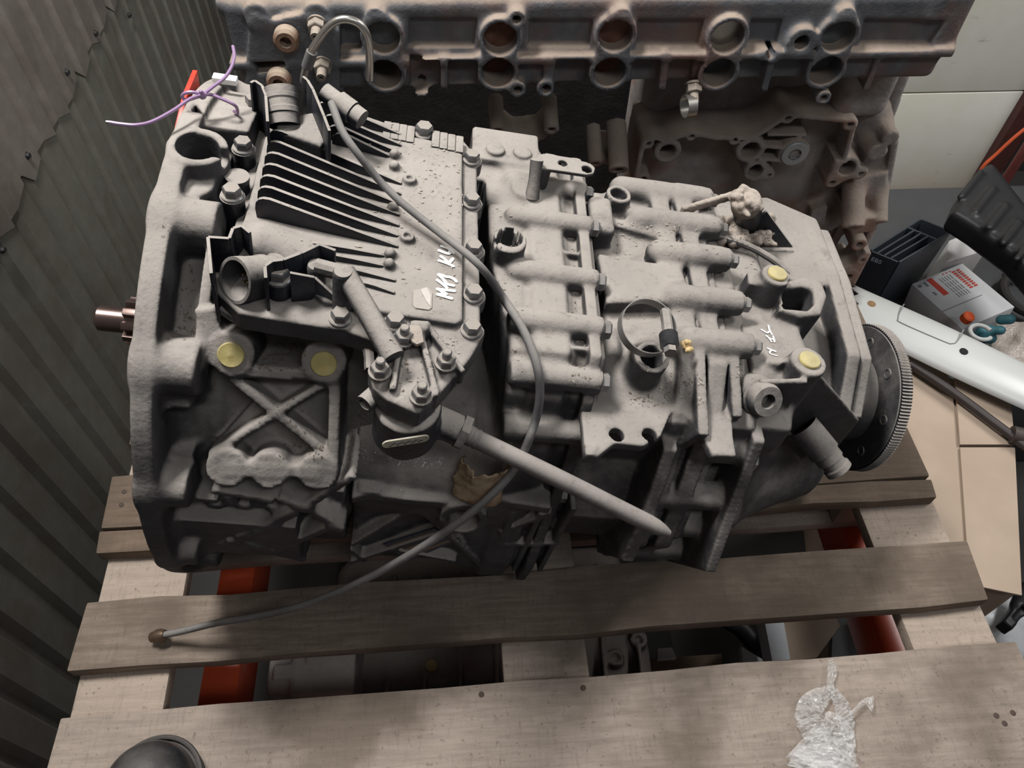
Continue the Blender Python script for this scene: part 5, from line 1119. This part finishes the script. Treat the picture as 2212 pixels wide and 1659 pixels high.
# things next to the printed box
teal = blob(U(2132, 722, z=-.27), .028, 9, 21, .014, .003); single('teal_pouch', teal, plain('teal_plastic', (.06, .20, .24), .4, 0, .25, 20), 'crumpled teal plastic pouch beside the white fairing', 'pouch')
c0 = U(2116, 722, z=-.225); b = MB(); b.tube([c0+np.array([.022*math.cos(t), .020*math.sin(t), .006]) for t in np.linspace(.2, 5.4, 26)], .0045, 10); single('white_ring', b, M_WHT, 'open white plastic ring on the teal pouch', 'ring')
m, nt, b = nmat('cloudy_plastic_bag'); b.inputs['Base Color'].default_value = (.55, .48, .43, 1); b.inputs['Roughness'].default_value = .2; b.inputs['Alpha'].default_value = .85; bump(nt, b, noise(nt, 30, 4, .7, coord(nt)), 1.0, .01); M_BAG = m
def bag(c, R, n, seed, name, label, mat=None, sc_=(1, 1, .6)):
    r2 = np.random.default_rng(seed); bm = bmesh.new(); bmesh.ops.create_icosphere(bm, subdivisions=4, radius=1.0)
    D = r2.normal(0, 1, (n, 3)); D /= np.linalg.norm(D, axis=1)[:, None]; A_ = r2.uniform(.1, .35, n)
    V = []; 
    for v in bm.verts:
        w = np.array(v.co); k = 1+sum(A_[i]*math.sin(5*(w @ D[i])+i) for i in range(n))*.35; V.append(np.array(c)+w*k*R*np.array(sc_))
    F = [tuple(v.index for v in f_.verts) for f_ in bm.faces]; bm.free()
    return single(name, MB().add(V, F), mat or M_BAG, label, 'bag', smooth=.5)
bag(U(2200, 745, z=-.34), .06, 9, 4, 'plastic_bag', 'cloudy crumpled plastic bag right of the printed box')
M_BAGW = plain('white_bag_film', (.62, .64, .66), .35, 0, .08, 12, .5, .4)
bag(U(2142, 1350, z=-.74), .085, 8, 8, 'plastic_bag', 'white crumpled plastic bag below the pallet corner', M_BAGW)
c0 = U(2185, 1335, z=-.64); f = Field(c0-.1, c0+.1, .004); f.box(c0, (.035, .012, .02), np.array([[.8, .6, 0], [-.6, .8, 0], [0, 0, 1]]), k=0); f.cap(c0+np.array([.02, .02, .01]), c0+np.array([.06, .06, .0]), .018, k=.01); f.box(c0+np.array([.01, .0, .02]), (.02, .008, .01), np.array([[.8, .6, 0], [-.6, .8, 0], [0, 0, 1]]), k=.001, sub=True)
single('black_bracket', f.mesh(), M_BLKP, 'small black plastic bracket on the white bag', 'bracket')
single('orange_cable', MB().tube(spline([U(x, y, y=1.75) for x, y in ((2240, 258), (2190, 298), (2150, 335), (2122, 362), (2105, 400))], 6), .005, 8), plain('orange_sheath', (.60, .10, .035), .45), 'orange cable hanging in front of the dark recess', 'cable')
single('maroon_pipe', MB().tube([U(2260, 250, y=1.8), U(2140, 440, y=1.8)], .014, 12), plain('maroon_paint', (.16, .045, .04), .5), 'maroon painted pipe leaning beside the orange cable', 'pipe')
single('grey_pipe', MB().tube([U(2240, 525, z=-.36), U(2188, 585, z=-.40)], .010, 12), plain('pale_grey_paint', (.45, .45, .43), .5), 'short pale grey pipe behind the printed box', 'pipe')
c0 = U(2230, 640, z=-.40); single('rubber_ring', MB().tube([c0+np.array([.07*math.cos(t), .07*math.sin(t), .004]) for t in np.linspace(0, 2*math.pi, 40)], .012, 10), plain('old_rubber', (.025, .022, .02), .7), 'old black rubber ring right of the printed box', 'ring')
c0 = U(2046, 676, z=-.40); single('rubber_bung', MB().lathe(c0, (.3, -.2, 1), [(0, .018), (.016, .018), (.018, .014), (.018, .009), (.006, .008)], 22), plain('red_rubber', (.45, .05, .04), .4), 'small red rubber bung between fairing and printed box', 'bung')
c0 = U(2085, 690, z=-.28); single('plastic_bung', MB().lathe(c0, (.1, -.2, 1), [(0, .013), (.014, .013), (.017, .010), (.017, .004)], 20), plain('orange_plastic_cap', (.65, .10, .03), .4), 'small orange plastic bung above the teal pouch', 'bung')
# ================================================================= things stored under the pallet
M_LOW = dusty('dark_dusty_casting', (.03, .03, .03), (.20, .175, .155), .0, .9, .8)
lz_ = -.215
lg = Thing('stored_gearbox', 'second dusty gearbox stored in the dark under the pallet', 'gearbox', (.05, .45, -.8))
f = Field((-.36, .12, -.772), (.30, .80, -.255), .006)
f.box((.0, .45, -.60), (.28, .22, .18), k=0, rnd=.04); f.cap((-.2, .45, -.48), (.22, .45, -.5), .12, k=.05)
for i in range(9): x = -.25+i*.062; f.wall([(x, .20, -.40), (x+.02, .34, -.36), (x+.03, .6, -.36)], (0, 0, -.08), .008, k=.006)
f.wall([(-.28, .28, -.38), (.28, .26, -.39)], (0, 0, -.06), .008, k=.006); f.wall([(-.28, .36, -.36), (.28, .38, -.36)], (0, 0, -.06), .008, k=.006)
for x, y in ((850, 1390), (930, 1440), (1380, 1380), (1330, 1420)): p = U(x, y, z=-.37); f.cyl(p-np.array([0, 0, .05]), p, .016, k=.006); f.cyl(p-np.array([0, 0, .01]), p+np.array([0, 0, .02]), .007, k=.001, sub=True)
lg.part('casing', f.mesh(), M_LOW)
vb = [U(x, y, z=lz_) for x, y in ((680, 1445),)][0]; f = Field(vb-np.array([.10, .09, .09]), vb+np.array([.10, .09, .05]), .0035)
f.box(vb+np.array([.015, .005, -.03]), (.048, .05, .045), k=0, rnd=.008); f.box(vb+np.array([-.04, .0, -.03]), (.03, .035, .035), k=.008, rnd=.008); f.cyl(vb+np.array([-.065, .01, -.03]), vb+np.array([-.05, .01, -.03]), .026, k=.004); f.box(vb+np.array([-.04, -.005, .0]), (.02, .012, .012), k=.004); f.box(vb+np.array([.02, .02, .01]), (.03, .018, .01), k=.004); f.cyl(vb+np.array([-.03, -.045, -.05]), vb+np.array([-.03, -.06, -.05]), .018, k=.003); f.cyl(vb+np.array([.03, -.045, -.05]), vb+np.array([.03, -.075, -.05]), .022, .014, k=.003)
lg.part('valve_block', f.mesh(), dusty('dusty_valve', (.14, .135, .13), (.36, .325, .295), -.1, .8, .8), label='pale dusty valve block')
lg.part('small_plug', MB().lathe(U(932, 1438, z=-.365), (0, -.2, 1), [(0, .010), (.006, .010), (.006, .005)], 14), plain('dull_brass', (.25, .18, .08), .5, .5), label='dull brass plug')
def slab(px, z, th, name, label, cat, mat, bevel=.002): return single(name, MB().plate([U(x, y, z=z) for x, y in px], (0, 0, 1), th), mat, label, cat, bevel=bevel)
slab([(1648, 1325), (1690, 1322), (1708, 1425), (1668, 1428)], -.42, .05, 'foam_block', 'white foam block seen through the pallet gap', 'foam', plain('white_foam', (.50, .53, .56), .7, 0, .06, 60))
slab([(1690, 1325), (1800, 1320), (1815, 1352), (1765, 1420), (1700, 1430)], -.46, .05, 'brown_carton', 'oil-stained brown carton under the pallet gap beside the foam block', 'carton', M_CARD)
slab([(1800, 1320), (1858, 1318), (1855, 1415), (1796, 1420)], -.50, .02, 'sheet_metal', 'plain grey metal panel under the pallet right of the brown carton', 'panel', plain('grey_paint', (.17, .18, .185), .5, 0, .1, 20))
slab([(1858, 1350), (1880, 1348), (1892, 1408), (1868, 1412)], -.44, .02, 'pale_clip', 'narrow pale blue plastic clip beside the orange rack beam', 'clip', plain('pale_blue_plastic', (.22, .27, .29), .5))
slab([(1600, 1395), (1650, 1425), (1645, 1440), (1606, 1440)], -.52, .02, 'white_sheet', 'triangular white panel corner deep under the pallet', 'panel', plain('white_panel', (.42, .44, .46), .6))
slab([(1420, 1400), (1452, 1398), (1462, 1422), (1420, 1425)], -.50, .01, 'paper_scrap', 'small white paper scrap deep under the pallet', 'paper', plain('paper', (.42, .41, .39), .8))
slab([(1270, 1430), (1560, 1412), (1560, 1445), (1270, 1455)], -.55, .03, 'wood_lath', 'dark wooden lath lying deep under the pallet', 'lath', M_WOODD)
single('black_hose', MB().tube(spline([U(x, y, z=z) for x, y, z in ((1555, 1330, -.56), (1600, 1355, -.56), (1640, 1400, -.56), (1680, 1440, -.57), (1740, 1500, -.58))], 6), .02, 14), M_BLKP, 'black corrugated hose under the pallet left of the foam block', 'hose')
# dark shelf that carries the things below the pallet
single('rack_shelf', MB().box((.05, .36, -.785), (.38, .5, .010)), plain('dark_shelf', (.012, .0115, .011), .9), 'dark steel shelf at the bottom of the orange rack', 'shelf', bevel=.003)
slab([(1925, 470), (2045, 448), (2062, 474), (1950, 500)], -.778, .02, 'tan_board', 'tan board lying on the floor below the cream wall', 'board', M_CARD)
